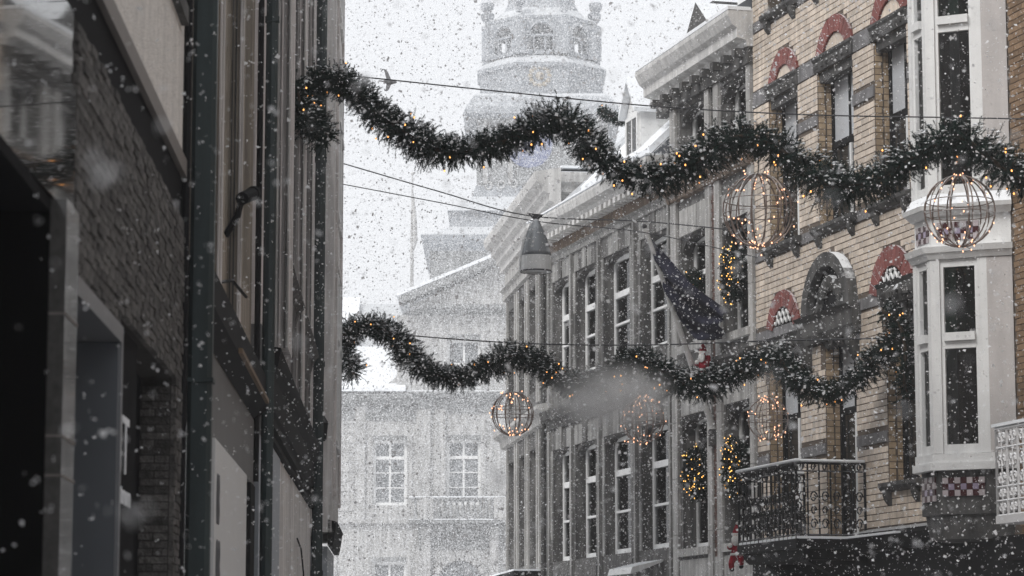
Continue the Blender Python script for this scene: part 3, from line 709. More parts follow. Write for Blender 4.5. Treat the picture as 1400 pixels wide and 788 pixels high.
dm = MB().ext([(-6.55,11.0),(-6.55,12.05),(-6.12,12.62),(-5.7,12.05),(-5.7,11.0)], -0.15, 2.2, 'y').build('dormer', M['white'], B_)
window(B_, -6.5, -5.75, 11.15, 12.0, -0.2, 0.07, 0.05, mull=(0.5,), name='dormer_window', inset=0.02)
MB().ext([(-6.62,12.0),(-6.12,12.66),(-5.62,12.0),(-5.62,12.08),(-6.12,12.76),(-6.62,12.08)], -0.3, 2.2, 'y').build('dormer_roof', M['snow'], dm)
MB().box(-12.4, -4.34, 0.05, 0.35, 0.02, 2.798).build('shop_window', M['glass'], B_)
for x in (-12.4, -10.76, -8.86, -6.55, -4.62): MB().box(x, x+0.26, -0.1, 0.048, 0.02, 2.798).build('shop_post', M['stone_m'], B_)
aw = MB().ext([(-0.03,3.62-.1),(-0.03,3.66-.1),(-0.62,3.42),(-0.66,3.3),(-0.6,3.3)], -6.3, -4.9, 'x').build('awning', M['white'], B_)
ch = MB().box(-9.9, -9.3, 2.6, 3.3, 13.0, 15.2).build('chimney', M['stone_d'], B_)

# ================================================================== HOUSE PAST THE BEND
A_ = house('grey_corner_house', 'dark grey house past the bend with a deep stepped white cornice', FA)
ax = [(-7.1,-5.75), (-5.15,-3.85), (-3.3,-1.95), (-1.4,-0.35)]
A_open = [(a, b, 3.85, 6.35) for a, b in ax] + [(a, b, 7.6, 9.95) for a, b in ax]
MB().grid_wall(-7.6, -0.02, 2.8, 11.0, 0.4, A_open).build('wall', M['stone'], A_)
MB().box(-7.58, -0.04, 0.402, 8.0, 0.05, 12.2).build('house_block', M['stone'], A_)
for a, b, c, d in A_open:
    window(A_, a+0.01, b-0.01, c, d, 0.16, 0.09, 0.07, trans=((0.4, 0.045), (0.7, 0.1)), sill=0.1)
for a, b in ax:
    for x in (a-0.16, b+0.03):
        for z0, z1 in ((2.85, 6.7), (7.3, 10.2)):
            for k in range(4): MB().box(x, x+0.13, -0.05, 0.01, z0+(z1-z0)*k/4+.003, z0+(z1-z0)*(k+1)/4-.003).build('pilaster_block', M['stone_l'], A_)
MB().ext([(0.02,6.72),(-0.1,6.75),(-0.12,6.9),(-0.28,7.0),(-0.28,7.08),(0.02,7.14)], -7.9, -0.03, 'x').build('string_course', M['stone_l'], A_)
MB().ext([(0.02,10.25),(-0.08,10.27),(-0.08,10.45),(-0.16,10.5),(0.02,10.55)], -7.62, -0.03, 'x').build('architrave', M['stone_l'], A_)
MB().box(-7.62, 1.0, -0.03, 0.6, 10.56, 11.2).build('attic_wall', M['stone_l'], A_)
prof = [(0.05,11.0),(-0.1,11.0),(-0.1,11.16),(-0.2,11.2),(-0.2,11.34),(-0.32,11.4),(-0.32,11.52),(-0.47,11.6),(-0.5,11.74),(-0.5,11.8),(0.05,11.9)]
MB().ext(prof, -8.0, 1.35, 'x').build('cornice', M['cornice'], A_)
ret = MB()
prof2 = [(1.0 - 0.05 - y*0.75 + 0.0, z) for y, z in prof]
ret.ext([(1.02 + (-y)*0.72, z) for y, z in prof], 0.052, 1.3, 'y').build('cornice_return', M['cornice'], A_)
MB().box(0.2, 1.0, 0.602, 2.6, 10.6, 11.9).build('gable_wall', M['stone'], A_)
MB().box(0.7, 1.06, 1.32, 1.55, 10.7, 12.3).build('gable_pilaster', M['cornice'], A_)
MB().ext([(-0.4,11.82),(2.4,12.9),(8.0,12.0),(0.3,11.8)], -7.9, -2.5, 'x').build('roof', M['slate'], A_)
MB().box(-2.4, 1.3, 0.06, 2.6, 11.902, 11.95).build('snow_on_roof', M['snow'], A_)
MB().box(-7.6, -0.02, 0.05, 0.35, 0.02, 2.798).build('shop_window', M['glass'], A_)
MB().box(-7.8, -0.6, -0.7, -0.03, 3.5, 3.62).build('shop_canopy', M['black'], A_)
MB().box(-7.8, -0.6, -0.7, -0.03, 3.622, 3.66).build('snow_on_canopy', M['snow'], A_)
MB().lathe([(0.06,0.05),(0.06,11.0)], 8, (-0.2,-0.12,0)).build('downpipe', M['stone_d'], A_)

# ================================================================== DARK SHOP, near
S1 = house('dark_brick_shop', 'dark rough brick shop with polished stone entrance below a pale upper wall', F1)
S_open = [(7.0,11.55,0.0,3.66), (12.10,14.10,0.3,3.38), (14.20,17.50,0.3,3.50)]
MB().grid_wall(12.2, 18.2, 0.02, 4.62, 0.5, S_open[1:]).build('wall', M['mortar_b'], S1)
MB().box(-14.0, 18.18, 2.6, 8.0, 0.05, 9.4).build('house_block', M['void'], S1)
brick_field(S1, 12.2, 18.2, 1.6, 4.62, 0.20, 0.05, 0.008, lambda za, zb: [(a-0.03, b+0.0) for a, b, c, d in S_open[1:] if zb > c and za < d], M['brick_b'], 300, proud=0.034, jit=0.007,
            prefer=lambda c: c[0] + (0 if c[2] > 3.4 else 3))
# brick jamb of the deep opening, facing down the street
m = MB()
for k in range(62):
    z = 0.35 + k*0.05
    m.box(17.488, 17.51, 0.012, 0.10 + (0.09 if k % 2 else 0), z, z+0.042); m.box(17.488, 17.51, 0.11 + (0.09 if k % 2 else 0), 0.44, z, z+0.042)
o = m.build('jamb_bricks', M['brick_b'], S1); o['kind'] = 'stuff'
MB().box(14.2, 17.49, 0.20, 0.24, 0.3, 3.5).build('dark_door', M['black_ns'], S1)
sp = MB().box(14.21, 15.6, 0.03, 0.05, 0.3, 3.49).build('sign_pane', M['black_ns'], S1)
def lettering(txt, size, loc, parent, m_, sx=1.0, ext=0.004):
    cu = bpy.data.curves.new('lettering', 'FONT'); cu.body = txt; cu.size = size; cu.extrude = ext; cu.align_x = 'LEFT'
    tmp = bpy.data.objects.new('tmp', cu); COL.objects.link(tmp)
    dg = bpy.context.evaluated_depsgraph_get(); me = bpy.data.meshes.new_from_object(tmp.evaluated_get(dg))
    bpy.data.objects.remove(tmp)
    me.materials.clear(); me.materials.append(m_)
    o = bpy.data.objects.new('lettering', me); COL.objects.link(o); o.parent = parent
    o.location = loc; o.rotation_euler = (R(90), 0, 0); o.scale = (sx, 1, 1)
    return o
lettering('FIT', 0.46, (14.42, 0.024, 2.70), sp, M['letter'], 1.25)
lettering('centrum', 0.17, (14.44, 0.024, 2.53), sp, M['letter'], 1.5)
# framed shop window of blue grey metal
sw = MB().box(12.08, 12.14, -0.05, 0.2, 0.3, 3.41).box(14.06, 14.13, -0.05, 0.2, 0.3, 3.41).box(12.142, 14.058, -0.05, 0.2, 3.32, 3.41).build('shop_window', M['steel_l'], S1)
MB().box(14.02, 14.058, -0.035, 0.2, 0.3, 3.318).build('side_panel', M['steel'], sw)
MB().box(12.142, 14.018, 0.18, 0.195, 0.3, 3.318).build('pane', M['glass'], sw)
# polished entrance: pilaster, fascia, dark void
MB().box(11.60, 12.03, -0.07, 0.0, 0.02, 3.66).build('pilaster', M['granite_g'], S1)
MB().box(11.60, 12.03, 0.002, 2.5, 0.02, 3.66).build('entrance_jamb', M['void'], S1)  # near-black colour stands in for the dark depth of the entrance
for z in (0.9, 1.7, 2.45, 2.62, 3.15): MB().box(11.595, 12.035, -0.075, -0.001, z, z+0.012).build('pilaster_joint', M['taupe'], S1)
MB((12.13,-0.03,R(-1.5))).box(-26.0, 0.0, 0.0, 0.3, 3.662, 4.26).build('entrance_fascia', M['granite'], S1)
MB((12.13,-0.012,R(-1.5))).box(-26.0, 0.0, 0.0, 0.3, 4.262, 4.62).build('upper_fascia', M['granite'], S1)
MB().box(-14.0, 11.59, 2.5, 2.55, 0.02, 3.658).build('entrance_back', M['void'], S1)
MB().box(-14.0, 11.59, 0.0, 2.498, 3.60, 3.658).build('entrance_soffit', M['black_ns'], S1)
# black strip painted in place of a shaded gap, ledge and pale upper wall
MB().box(-14.0, 18.2, 0.0, 0.34, 4.622, 4.90).build('painted_shade_strip', M['black_ns'], S1)
MB().box(-14.0, 18.22, -0.035, 0.4, 4.902, 5.02).build('ledge', M['taupe'], S1)
MB().box(-14.0, 18.2, 0.0, 0.5, 5.022, 9.4).build('upper_wall', M['lime_l'], S1)
MB().box(16.2, 17.75, -0.05, 0.02, 5.90, 6.02).build('window_sill', M['stone_d'], S1)
MB().box(16.3, 17.65, -0.004, 0.02, 6.022, 7.6).build('upper_window', M['glass'], S1)
MB().ext([(-0.2,9.4),(-0.25,9.55),(3.5,12.0),(8.0,9.4)], -14.0, 18.2, 'x').build('roof', M['slate'], S1)
# black side pipe and the thick green downpipe
MB().lathe([(0.028,0.05),(0.028,9.2)], 8, (17.98,-0.03,0)).build('thin_pipe', M['black'], S1)
gp = MB().box(18.24, 18.40, -0.20, -0.035, 0.05, 9.2).build('downpipe', M['green'], S1, bevel=0.03)
for z in (1.0, 3.55, 6.4): MB().box(18.225, 18.415, -0.212, -0.02, z, z+0.03).build('pipe_collar', M['green'], gp)

# ================================================================== BEIGE STONE HOUSE (second on that side)
S2 = house('beige_stone_house', 'narrow weathered beige stone house with fluted window surrounds above a white sign', F2)
MB().grid_wall(0.3, 8.0, 3.9, 12.5, 0.4, [(3.25,4.35,5.2,9.0),(5.6,7.6,5.2,9.0)]).build('wall', M['beige'], S2)
MB().box(0.32, 7.98, 0.402, 8.0, 0.05, 12.48).build('house_block', M['void'], S2)
for a, b in ((2.0,2.75),(4.4,5.2)):
    o = MB().box(a, b, -0.085, -0.002, 4.45, 12.4).build('pilaster', M['beige'], S2)
    MB().box(a-0.02, a+0.05, -0.10, -0.087, 4.45, 12.4).box(a+0.3, a+0.36, -0.10, -0.087, 4.45, 12.4).build('pilaster_fillet', M['pinkgrey'], o)
    MB().box(a-0.012, a-0.002, -0.06, -0.048, 4.45, 12.4).box(a-0.012, a-0.002, -0.03, -0.02, 4.45, 12.4).build('pilaster_fillet', M['stone_d'], o)
for a, b in ((3.25,4.35),(5.6,7.6)): window(S2, a, b, 5.2, 9.0, 0.15, fm=M['black'], mull=(0.5,), trans=((0.6,0.08),))
MB().box(0.3, 8.0, -0.15, 0.05, 4.2, 4.44).build('black_ledge', M['black'], S2)
MB().ext([(-0.05,4.0),(-0.18,4.12),(-0.18,4.19),(-0.05,4.19)], 0.3, 8.0, 'x').build('black_cornice', M['black'], S2)
MB().ext([(-0.182,4.11),(-0.182,4.15),(-0.215,4.15),(-0.215,4.11)], 3.2, 7.4, 'x').build('timber_bar', M['oak'], S2)
MB().box(0.3, 8.0, -0.05, 0.3, 3.36, 3.99).build('soffit_panel', M['soffit'], S2)
sg = MB().box(2.2, 6.3, -0.08, -0.02, 0.9, 3.35).build('sign_panel', M['sign'], S2)
lettering('08', 0.55, (2.4, -0.084, 2.72), sg, M['letter_d'], 0.55); lettering('08', 0.55, (2.4, -0.084, 2.22), sg, M['letter_d'], 0.8)
MB().box(0.3, 8.0, 0.0, 0.3, 0.02, 3.358).build('shop_window', M['glass'], S2)
MB().box(7.3, 8.0, -0.06, -0.002, 0.02, 3.358).build('shop_post', M['black'], S2)
MB().ext([(-0.2,12.5),(-0.25,12.7),(3.5,15.0),(8.0,12.5)], 0.3, 8.0, 'x').build('roof', M['slate'], S2)
gp = MB().lathe([(0.062,0.05),(0.062,12.3)], 10, (8.2,-0.16,0)).build('downpipe', M['green'], S2, smooth=False)
for z in (1.5, 4.5, 8.0): MB().lathe([(0.075,0),(0.075,0.06)], 10, (8.2,-0.16,z)).build('pipe_collar', M['green'], gp)
MB().lathe([(0.03,3.4),(0.03,12.3)], 8, (7.85,-0.07,0)).build('thin_pipe', M['black'], S2)
MB().tube([(2.3,-0.08,4.55),(2.7,-0.16,4.62),(3.5,-0.22,4.60)], 0.014, 5).build('iron_hook', M['black'], S2)

# ================================================================== GREY PINK PILASTERED HOUSE
S3 = house('pilastered_grey_house', 'grey pink stone house with tall moulded pilasters over a black shop cornice', F2)
MB().grid_wall(8.02, 23.4, 3.9, 14.5, 0.4, [(12.2,15.0,6.2,9.8),(17.4,20.4,6.2,9.8)]).build('wall', M['pinkgrey'], S3)
MB().box(8.04, 23.38, 0.402, 8.0, 0.05, 14.48).build('house_block', M['void'], S3)
def pil(a, w, p, z0, z1, parent):
    o = MB().box(a, a+w, -p, -0.002, z0, z1).build('pilaster', M['pinkgrey'], parent)
    # mouldings on the flank that faces down the street
    for f, mm in ((0.06,'pinkgrey'),(0.30,'stone'),(0.48,'stone_l'),(0.62,'pinkgrey'),(0.82,'stone'),(0.93,'stone_l')):
        MB().box(a-0.03*(1+f), a-0.002, -p*(f+0.06), -p*f, z0, z1).build('pilaster_fillet', M[mm], o)
    return o
pil(10.3, 1.0, 0.26, 4.98, 14.3, S3); pil(16.0, 0.9, 0.19, 4.98, 14.3, S3); pil(21.0, 0.8, 0.12, 4.98, 14.3, S3)
for a, b in ((12.2,15.0),(17.4,20.4)):
    window(S3, a, b, 6.2, 9.8, 0.12, fm=M['white'], mull=(0.5,), trans=((0.6,0.1),))
    s_ = MB().ext([(0.02,6.18),(-0.22,6.18),(-0.25,6.06),(-0.15,5.95),(-0.12,5.7),(-0.02,5.55),(0.02,5.55)], a-0.3, b+0.3, 'x').build('window_sill', M['stone'], S3)
    for x in (a-0.2, b-0.1): MB().ext([(0.0,5.55),(-0.10,5.7),(-0.18,5.95),(-0.22,6.05),(0.0,6.05)], x, x+0.3, 'x').build('console', M['stone'], s_)
MB().ext([(0.02,4.20),(-0.04,4.20),(-0.07,4.34),(-0.10,4.36),(-0.11,4.7),(-0.16,4.78),(-0.19,4.92),(-0.19,4.97),(0.02,5.0)], 10.2, 23.35, 'x').build('black_cornice', M['black'], S3)
for z in (4.02, 4.12): MB().box(10.0, 23.35, -0.10-(z-4.0)*0.3, -0.002, z, z+0.05).build('cornice_fillet', M['black'], S3)
MB().box(8.02, 10.19, -0.1, 0.3, 3.92, 4.95).build('fascia_return', M['soffit'], S3)
for a, b, mm in ((8.6,9.3,'shop_bl'),(9.32,11.2,'shop_bl'),(11.22,12.9,'shop_bl'),(12.92,16.0,'plaster'),(16.02,19.5,'plaster'),(19.52,23.3,'plaster')):
    MB().box(a, b, -0.06-0.012*(b % 1), 0.2, 0.02, 3.99).build('shop_panel', M[mm], S3)
MB().tube([(17.5,-0.09,3.3),(18.3,-0.11,3.2),(19.0,-0.12,2.9),(19.4,-0.11,2.4)], 0.012, 5).build('loose_cable', M['black'], S3)
gp = MB().lathe([(0.085,0.05),(0.085,14.3)], 10, (23.25,-0.16,0)).build('downpipe', M['green'], S3)
for z in (3.0, 6.2, 9.4): MB().lathe([(0.1,0),(0.1,0.08)], 10, (23.25,-0.16,z)).build('pipe_collar', M['green'], gp)
MB().ext([(-0.3,14.5),(-0.35,14.7),(3.5,17.0),(8.0,14.5)], 8.02, 23.4, 'x').build('roof', M['slate'], S3)

# ================================================================== PALE PLASTER HOUSE at the end
S4 = house('pale_plaster_house', 'pale plastered house standing proud at the end of the row', F2)
MB().box(24.0, 28.0, -0.36, 8.0, 3.7, 16.0).build('wall', M['plaster'], S4)
MB().box(24.02, 27.98, 0.0, 7.98, 0.05, 3.698).build('house_block', M['stone_d'], S4)
for z0, z1 in ((4.6,7.9),(8.3,11.4),(11.7,14.5)):
    for k in range(2):
        x0 = 25.0 + 1.5*k
        window(S4, x0, x0+1.1, z0+0.6, z1, -0.405, fm=M['white'], mull=(0.5,), trans=((0.62,0.08),), inset=0.02, dep=0.04)
for z in (8.05, 11.5): MB().box(24.6, 28.0, -0.40, -0.362, z, z+0.12).build('string_course', M['plaster'], S4)
for xa, xb in ((24.55,24.75),(27.75,28.02)): MB().box(xa, xb, -0.40, -0.362, 4.3, 15.9).build('corner_strip', M['pinkgrey'], S4)
MB().ext([(-0.3,3.5),(-0.38,3.5),(-0.40,3.6),(-0.42,3.72),(-0.43,3.82),(-0.45,3.86),(-0.3,3.9)], 24.0, 27.99, 'x').build('black_cornice', M['black'], S4)
MB().box(24.2, 28.0, -0.29, -0.002, 0.05, 3.49).build('shop_front', M['shop_bl'], S4)
MB().ext([(-0.5,16.0),(-0.5,16.2),(3.5,18.5),(8.0,16.0)], 24.0, 28.0, 'x').build('roof', M['slate'], S4)

# ================================================================== TOWN HALL and its tower
YT = 120.0
def tx(px): return (px-700)/FPX*YT / CP * 1.0
def tz(py): return at(700, py, YT).z
T_ = thing('town_hall', 'pale stone town hall closing the street, fading into falling snow', 'building', (0, YT, 0), 0)
cxT = (741-700)/FPX*YT
wing = dict(z0=0.05, z1=tz(548))
def wx(px, py): return at(px, py, YT).x
rl = wx(573, 600)                                   # edge of the projecting centre
colsx = [wx(634,640), cxT, 2*cxT - wx(634,640)]
hw = 0.76
main_z = (tz(691), tz(602)); att_z = (tz(533), tz(465)); low_z = (tz(850), tz(768))
holesC = [(x-hw, x+hw, *main_z) for x in colsx] + [(x-hw, x+hw, *att_z) for x in colsx] + [(colsx[0]-1.3, colsx[0]+1.0, 3.2, tz(775))]
wl_x = wx(533, 640)
holesW = [(wl_x-hw - 3.3*k, wl_x+hw - 3.3*k, *z) for k in range(4) for z in (main_z, low_z)]
rr = 2*cxT - rl
MB().grid_wall(rl, rr, 0.05, tz(432), 0.6, holesC, -0.35).build('centre_wall', M['hall'], T_)
MB().grid_wall(rl-16, rl-0.002, 0.05, tz(548), 0.6, holesW, 0.0).build('wing_wall', M['hall'], T_)
MB().box(rl-16, rr+16, 0.61, 14.0, 0.05, tz(548)-0.05).build('hall_block', M['hall_d'], T_)
MB().grid_wall(rr+0.002, rr+16, 0.05, tz(548), 0.6, [(2*cxT-h[1], 2*cxT-h[0], h[2], h[3]) for h in holesW], 0.0).build('wing_wall', M['hall'], T_)
for a, b, c, d in holesC[:6] + holesW[:4]:
    yy = -0.40 if (a, b, c, d) in holesC else -0.05
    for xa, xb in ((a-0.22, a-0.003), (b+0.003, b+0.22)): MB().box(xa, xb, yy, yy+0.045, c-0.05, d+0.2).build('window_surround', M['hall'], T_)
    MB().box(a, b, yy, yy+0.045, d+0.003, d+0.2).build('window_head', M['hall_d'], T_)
for a, b, c, d in holesC[:6]: window(T_, a, b, c, d, -0.12, 0.13, 0.1, mull=(0.5,), trans=((0.27,.05),(0.5,.05),(0.73,0.14)) if d-c > 2.4 else ((0.5,.12),), gm=M['hall_g'], sill=0.1)
for a, b, c, d in holesW: window(T_, a, b, c, d, 0.2, 0.13, 0.1, mull=(0.5,), trans=((0.27,.05),(0.5,.05),(0.73,0.14)), gm=M['hall_g'], sill=0.1)
# pilasters, string courses, balustrade, portal
for x in (rl+0.02, (rl+colsx[0])/2-0.30, (colsx[0]+colsx[1])/2-0.25):
    for xx in (x, 2*cxT-x-0.5):
        MB().box(xx, xx+0.5, -0.47, -0.352, tz(712), tz(560)).build('pilaster', M['hall'], T_)
        MB().box(xx-0.06, xx+0.56, -0.52, -0.352, tz(560)+.002, tz(548)).build('capital', M['hall_d'], T_)
for x in (wl_x-1.55, wl_x+1.15, wl_x-4.85): MB().box(x, x+0.45, -0.1, -0.002, tz(712), tz(556)).build('pilaster', M['hall'], T_)
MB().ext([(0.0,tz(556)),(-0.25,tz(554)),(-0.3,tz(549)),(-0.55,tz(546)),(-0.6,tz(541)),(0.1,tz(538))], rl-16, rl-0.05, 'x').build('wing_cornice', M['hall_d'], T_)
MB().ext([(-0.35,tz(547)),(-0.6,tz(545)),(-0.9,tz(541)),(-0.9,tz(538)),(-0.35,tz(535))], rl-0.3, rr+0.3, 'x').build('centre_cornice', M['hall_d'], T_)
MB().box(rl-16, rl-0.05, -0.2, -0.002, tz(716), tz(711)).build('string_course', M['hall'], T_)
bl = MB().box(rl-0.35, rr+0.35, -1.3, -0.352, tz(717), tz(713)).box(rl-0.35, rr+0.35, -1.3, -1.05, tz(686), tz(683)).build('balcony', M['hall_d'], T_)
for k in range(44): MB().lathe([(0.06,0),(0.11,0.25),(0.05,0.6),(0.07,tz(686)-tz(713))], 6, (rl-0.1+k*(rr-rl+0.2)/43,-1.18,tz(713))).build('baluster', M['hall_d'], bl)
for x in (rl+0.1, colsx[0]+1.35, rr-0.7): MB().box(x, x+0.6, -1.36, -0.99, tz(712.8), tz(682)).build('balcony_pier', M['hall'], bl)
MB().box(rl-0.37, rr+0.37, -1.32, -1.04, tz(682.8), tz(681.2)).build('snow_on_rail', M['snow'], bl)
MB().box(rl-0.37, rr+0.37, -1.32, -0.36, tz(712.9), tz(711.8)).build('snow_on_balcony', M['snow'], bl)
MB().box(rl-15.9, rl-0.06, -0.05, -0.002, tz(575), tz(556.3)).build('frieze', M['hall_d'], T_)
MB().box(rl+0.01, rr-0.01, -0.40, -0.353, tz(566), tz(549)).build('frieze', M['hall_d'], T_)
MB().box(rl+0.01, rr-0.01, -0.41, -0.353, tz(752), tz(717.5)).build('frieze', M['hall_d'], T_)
ps = colsx[0]-0.15; pr = 1.25
for k in range(9):
    a0, a1 = math.pi*k/9+.02, math.pi*(k+1)/9-.02; zc = tz(758)-pr
    q = lambda r, a: (ps - r*math.cos(a), zc + r*math.sin(a))
    MB().ext([q(pr-0.28,a0), q(pr+0.05,a0), q(pr+0.05,a1), q(pr-0.28,a1)], -0.5, -0.352, 'y').build('portal_voussoir', M['hall'], T_)
MB().ext([(ps-(pr-.3)*math.cos(math.pi*k/14), tz(758)-pr+(pr-.3)*math.sin(math.pi*k/14)) for k in range(15)], -0.36, -0.3, 'y').build('portal_lunette', M['hall_g'], T_)
MB().box(ps-(pr-.3), ps+(pr-.3), -0.3, -0.2, 0.06, tz(758)-pr).build('portal_door', M['hall_d'], T_)
for s_ in (-1, 1): MB().box(ps+s_*(pr+.25)-.2, ps+s_*(pr+.25)+.2, -0.6, -0.352, 0.06, tz(722)).build('portal_column', M['hall'], T_)
for k in range(22):
    z0 = tz(712) + k*(tz(566)-tz(712))/22; z1 = z0 + (tz(566)-tz(712))/22 - 0.05
    for xa, xb in ((rl-15.9, wl_x-1.0), (wl_x+1.0, rl-0.06)):
        if k % 2 == 0: MB().box(xa, xb, -0.035, -0.003, z0, z1).build('ashlar_course', M['hall'], T_)
# attic, pediment, roofs
zb = tz(432)
MB().ext([(-0.38,zb),(-0.7,zb+0.1),(-0.9,zb+0.25),(-0.9,zb+0.4),(-0.3,zb+0.42)], rl-0.4, rr+0.4, 'x').build('attic_cornice', M['hall_d'], T_)
zp = at(741, 340, YT).z
MB().ext([(rl-0.4,zb+.43),(rr+0.4,zb+.43),(cxT,zp)], -0.4, 0.0, 'y').build('pediment', M['hall'], T_)
MB().ext([(rl-0.9,zb+.43),(cxT,zp+0.02),(rr+0.9,zb+.43),(rr+0.9,zb+.75),(cxT,zp+.38),(rl-0.9,zb+.75)], -0.95, 0.3, 'y').build('raking_cornice', M['hall_d'], T_)
MB().ext([(rl-1.0,zb+.76),(cxT,zp+.39),(rr+1.0,zb+.76),(rr+1.0,zb+.9),(cxT,zp+.55),(rl-1.0,zb+.9)], -0.9, 6.0, 'y').build('snow_on_roof', M['snow'], T_)
rz = tz(392)
MB().ext([(-0.4,tz(537)),(6.0,rz),(14.0,tz(540))], rl-16, rr+16, 'x').build('wing_roof', M['slate'], T_)
m = MB()
for k in range(16):
    f0, f1 = k/16, (k+0.9)/16
    y0, z0 = -0.4 + 6.4*f0, tz(537) + (rz-tz(537))*f0; y1, z1 = -0.4 + 6.4*f1, tz(537) + (rz-tz(537))*f1
    m.add([(rl-16,y0,z0+0.05),(rr+16,y0,z0+0.05),(rr+16,y1,z1+0.12),(rl-16,y1,z1+0.12)], [(0,1,2,3)]) if k % 3 != 2 else None
MB().ext([(2.6,tz(455)),(6.1,rz+.1),(6.1,rz+.35),(2.6,tz(455)+.2)], rl-16, rl-3.0, 'x').ext([(-0.45,tz(537)+.02),(2.4,tz(470)),(2.4,tz(470)+.16),(-0.45,tz(537)+.2)], rl-16, rl-0.6, 'x').build('snow_on_wing_roof', M['snow'], T_)
MB().ext([(-0.3,zb),(0.2,zb),(0.2,tz(545)),(-0.3,tz(545))], rl-1.0, rl-0.002, 'x').ext([(rl-1.0,tz(540)),(rl-0.004,tz(540)),(rl-0.004,tz(470)),(rl-0.3,tz(480)),(rl-0.55,tz(505)),(rl-1.6,tz(530))], -0.2, 0.3, 'y').build('scroll_buttress', M['hall'], T_)

YW = 128.0
W_ = thing('clock_tower', 'octagonal clock tower with open lantern dissolving into the snowfall', 'tower', ((741-700)/FPX*YW, YW, 0), 0)
def wz(py): return at(741, py, YW).z
def wr(w): return w/2/FPX*YW*1.0
p8 = math.pi/8
c8 = 1/math.cos(math.pi/8)
# square base with cornice and swept roof
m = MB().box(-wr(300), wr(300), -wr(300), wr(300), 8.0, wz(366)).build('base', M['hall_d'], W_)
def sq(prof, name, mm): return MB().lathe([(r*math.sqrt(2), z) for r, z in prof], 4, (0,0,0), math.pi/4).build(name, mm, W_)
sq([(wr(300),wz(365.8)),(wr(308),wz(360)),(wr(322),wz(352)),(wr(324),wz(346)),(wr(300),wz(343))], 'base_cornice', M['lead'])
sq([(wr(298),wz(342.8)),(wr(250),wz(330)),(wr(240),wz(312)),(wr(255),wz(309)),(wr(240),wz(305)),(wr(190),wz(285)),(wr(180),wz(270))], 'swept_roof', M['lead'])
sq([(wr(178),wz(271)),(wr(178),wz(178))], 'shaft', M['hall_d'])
for x in (-wr(160), -wr(92), wr(80), wr(148)): MB().box(x, x+wr(12), -wr(178)-0.08, -wr(178)-0.002, wz(268), wz(180)).build('shaft_pilaster', M['hall'], W_)
MB().box(-wr(110), wr(14), -wr(178)-0.06, -wr(178)-0.002, wz(246), wz(196)).build('clock_board', M['blue'], W_) if False else None
MB().lathe([(wr(64),-0.05),(wr(64),0.05)], 24).build('clock_dial', M['blue'], W_)
dial = bpy.data.objects['clock_dial']; dial.rotation_euler = (R(90),0,0); dial.location = (-wr(36), -wr(178)-0.06, wz(215))
for k in range(3):
    m = MB().tube([(wr(9)*math.cos(a), 0, wr(10)*math.sin(a)) for a in [2*math.pi*q/14 for q in range(14)]], wr(3), 5, closed=True).build('stone_ring', M['hall'], W_)
    m.location = (-wr(145)+k*wr(34), -wr(178)-0.1, wz(270)+0.05*k)
# skirt roof, drum with gilt panel, lantern stage, dome stage
sq([(wr(200),wz(180)),(wr(214),wz(176)),(wr(206),wz(166)),(wr(186),wz(150)),(wr(176),wz(146))], 'skirt_roof', M['lead'])
def octo(prof, name, mm): return MB().lathe([(r*c8, z) for r, z in prof], 8, (0,0,0), p8).build(name, mm, W_)
octo([(wr(170),wz(150)),(wr(170),wz(112)),(wr(178),wz(109)),(wr(178),wz(104)),(wr(170),wz(100)),(wr(146),wz(92)),(wr(140),wz(90))], 'drum', M['lead'])
gp = MB()
for q in range(12):
    a = 2*math.pi*q/12; gp.blob((wr(26)*math.cos(a), 0, wr(26)*math.sin(a)), wr(7), 0.06, wr(7), 6, 4)
gp.blob((0,0,0), wr(12), 0.08, wr(12), 8, 5)
o = gp.build('gilt_wreath', M['gold'], W_); o.location = (-wr(6), -wr(170)-0.03, wz(122))
for k in range(8):
    a = p8 + k*math.pi/4; r = wr(142)*c8
    MB().lathe([(0.42,0),(0.42,wz(44)-wz(90))], 6, (r*math.cos(a), r*math.sin(a), wz(90))).build('lantern_pier', M['lead'], W_)
    MB().lathe([(0.16,0),(0.12,0.25),(0.3,0.5),(0.34,0.75),(0.1,0.95)], 8, (r*1.06*math.cos(a), r*1.06*math.sin(a), wz(34))).build('urn', M['lead'], W_)
    # balustrade, colonnettes and arch of each opening
    b = k*math.pi/4; xf = (wr(142)*math.cos(b), wr(142)*math.sin(b), b+math.pi/2); L = wr(142)*math.tan(math.pi/8)
    MB(xf).box(-L, L, -0.12, 0.12, wz(66), wz(63)).box(-L*0.42, -L*0.34, -0.1, 0.1, wz(90), wz(66)).box(L*0.1, L*0.2, -0.1, 0.1, wz(90), wz(66)).box(L*0.5,L*0.58,-0.1,0.1,wz(90),wz(66)).build('colonnette', M['lead'], W_)
    n = 8; q = [(-L,wz(44)),(L,wz(44)),(L,wz(63))] + [(L*0.55*math.cos(math.pi*i/n), wz(62)+L*0.5*math.sin(math.pi*i/n)) for i in range(n+1)] + [(-L,wz(63))]
    MB(xf).ext(q, -0.15, 0.15, 'y').build('lantern_arch', M['lead'], W_)
    MB(xf).box(-L, L, -0.1, 0.1, wz(90), wz(84)).build('lantern_parapet', M['lead'], W_)
octo([(wr(52),wz(92)),(wr(52),wz(44))], 'bell_core', M['lead'])
octo([(wr(142),wz(46)),(wr(152),wz(42)),(wr(152),wz(38)),(wr(140),wz(35)),(wr(124),wz(31)),(wr(104),wz(22)),(wr(92),wz(10)),(wr(90),wz(0)),(wr(90),wz(-45)),(wr(100),wz(-50)),(wr(100),wz(-56)),(wr(70),wz(-70)),(wr(50),wz(-90)),(wr(46),wz(-130)),(wr(10),wz(-170)),(wr(4),wz(-230))], 'dome', M['lead'])
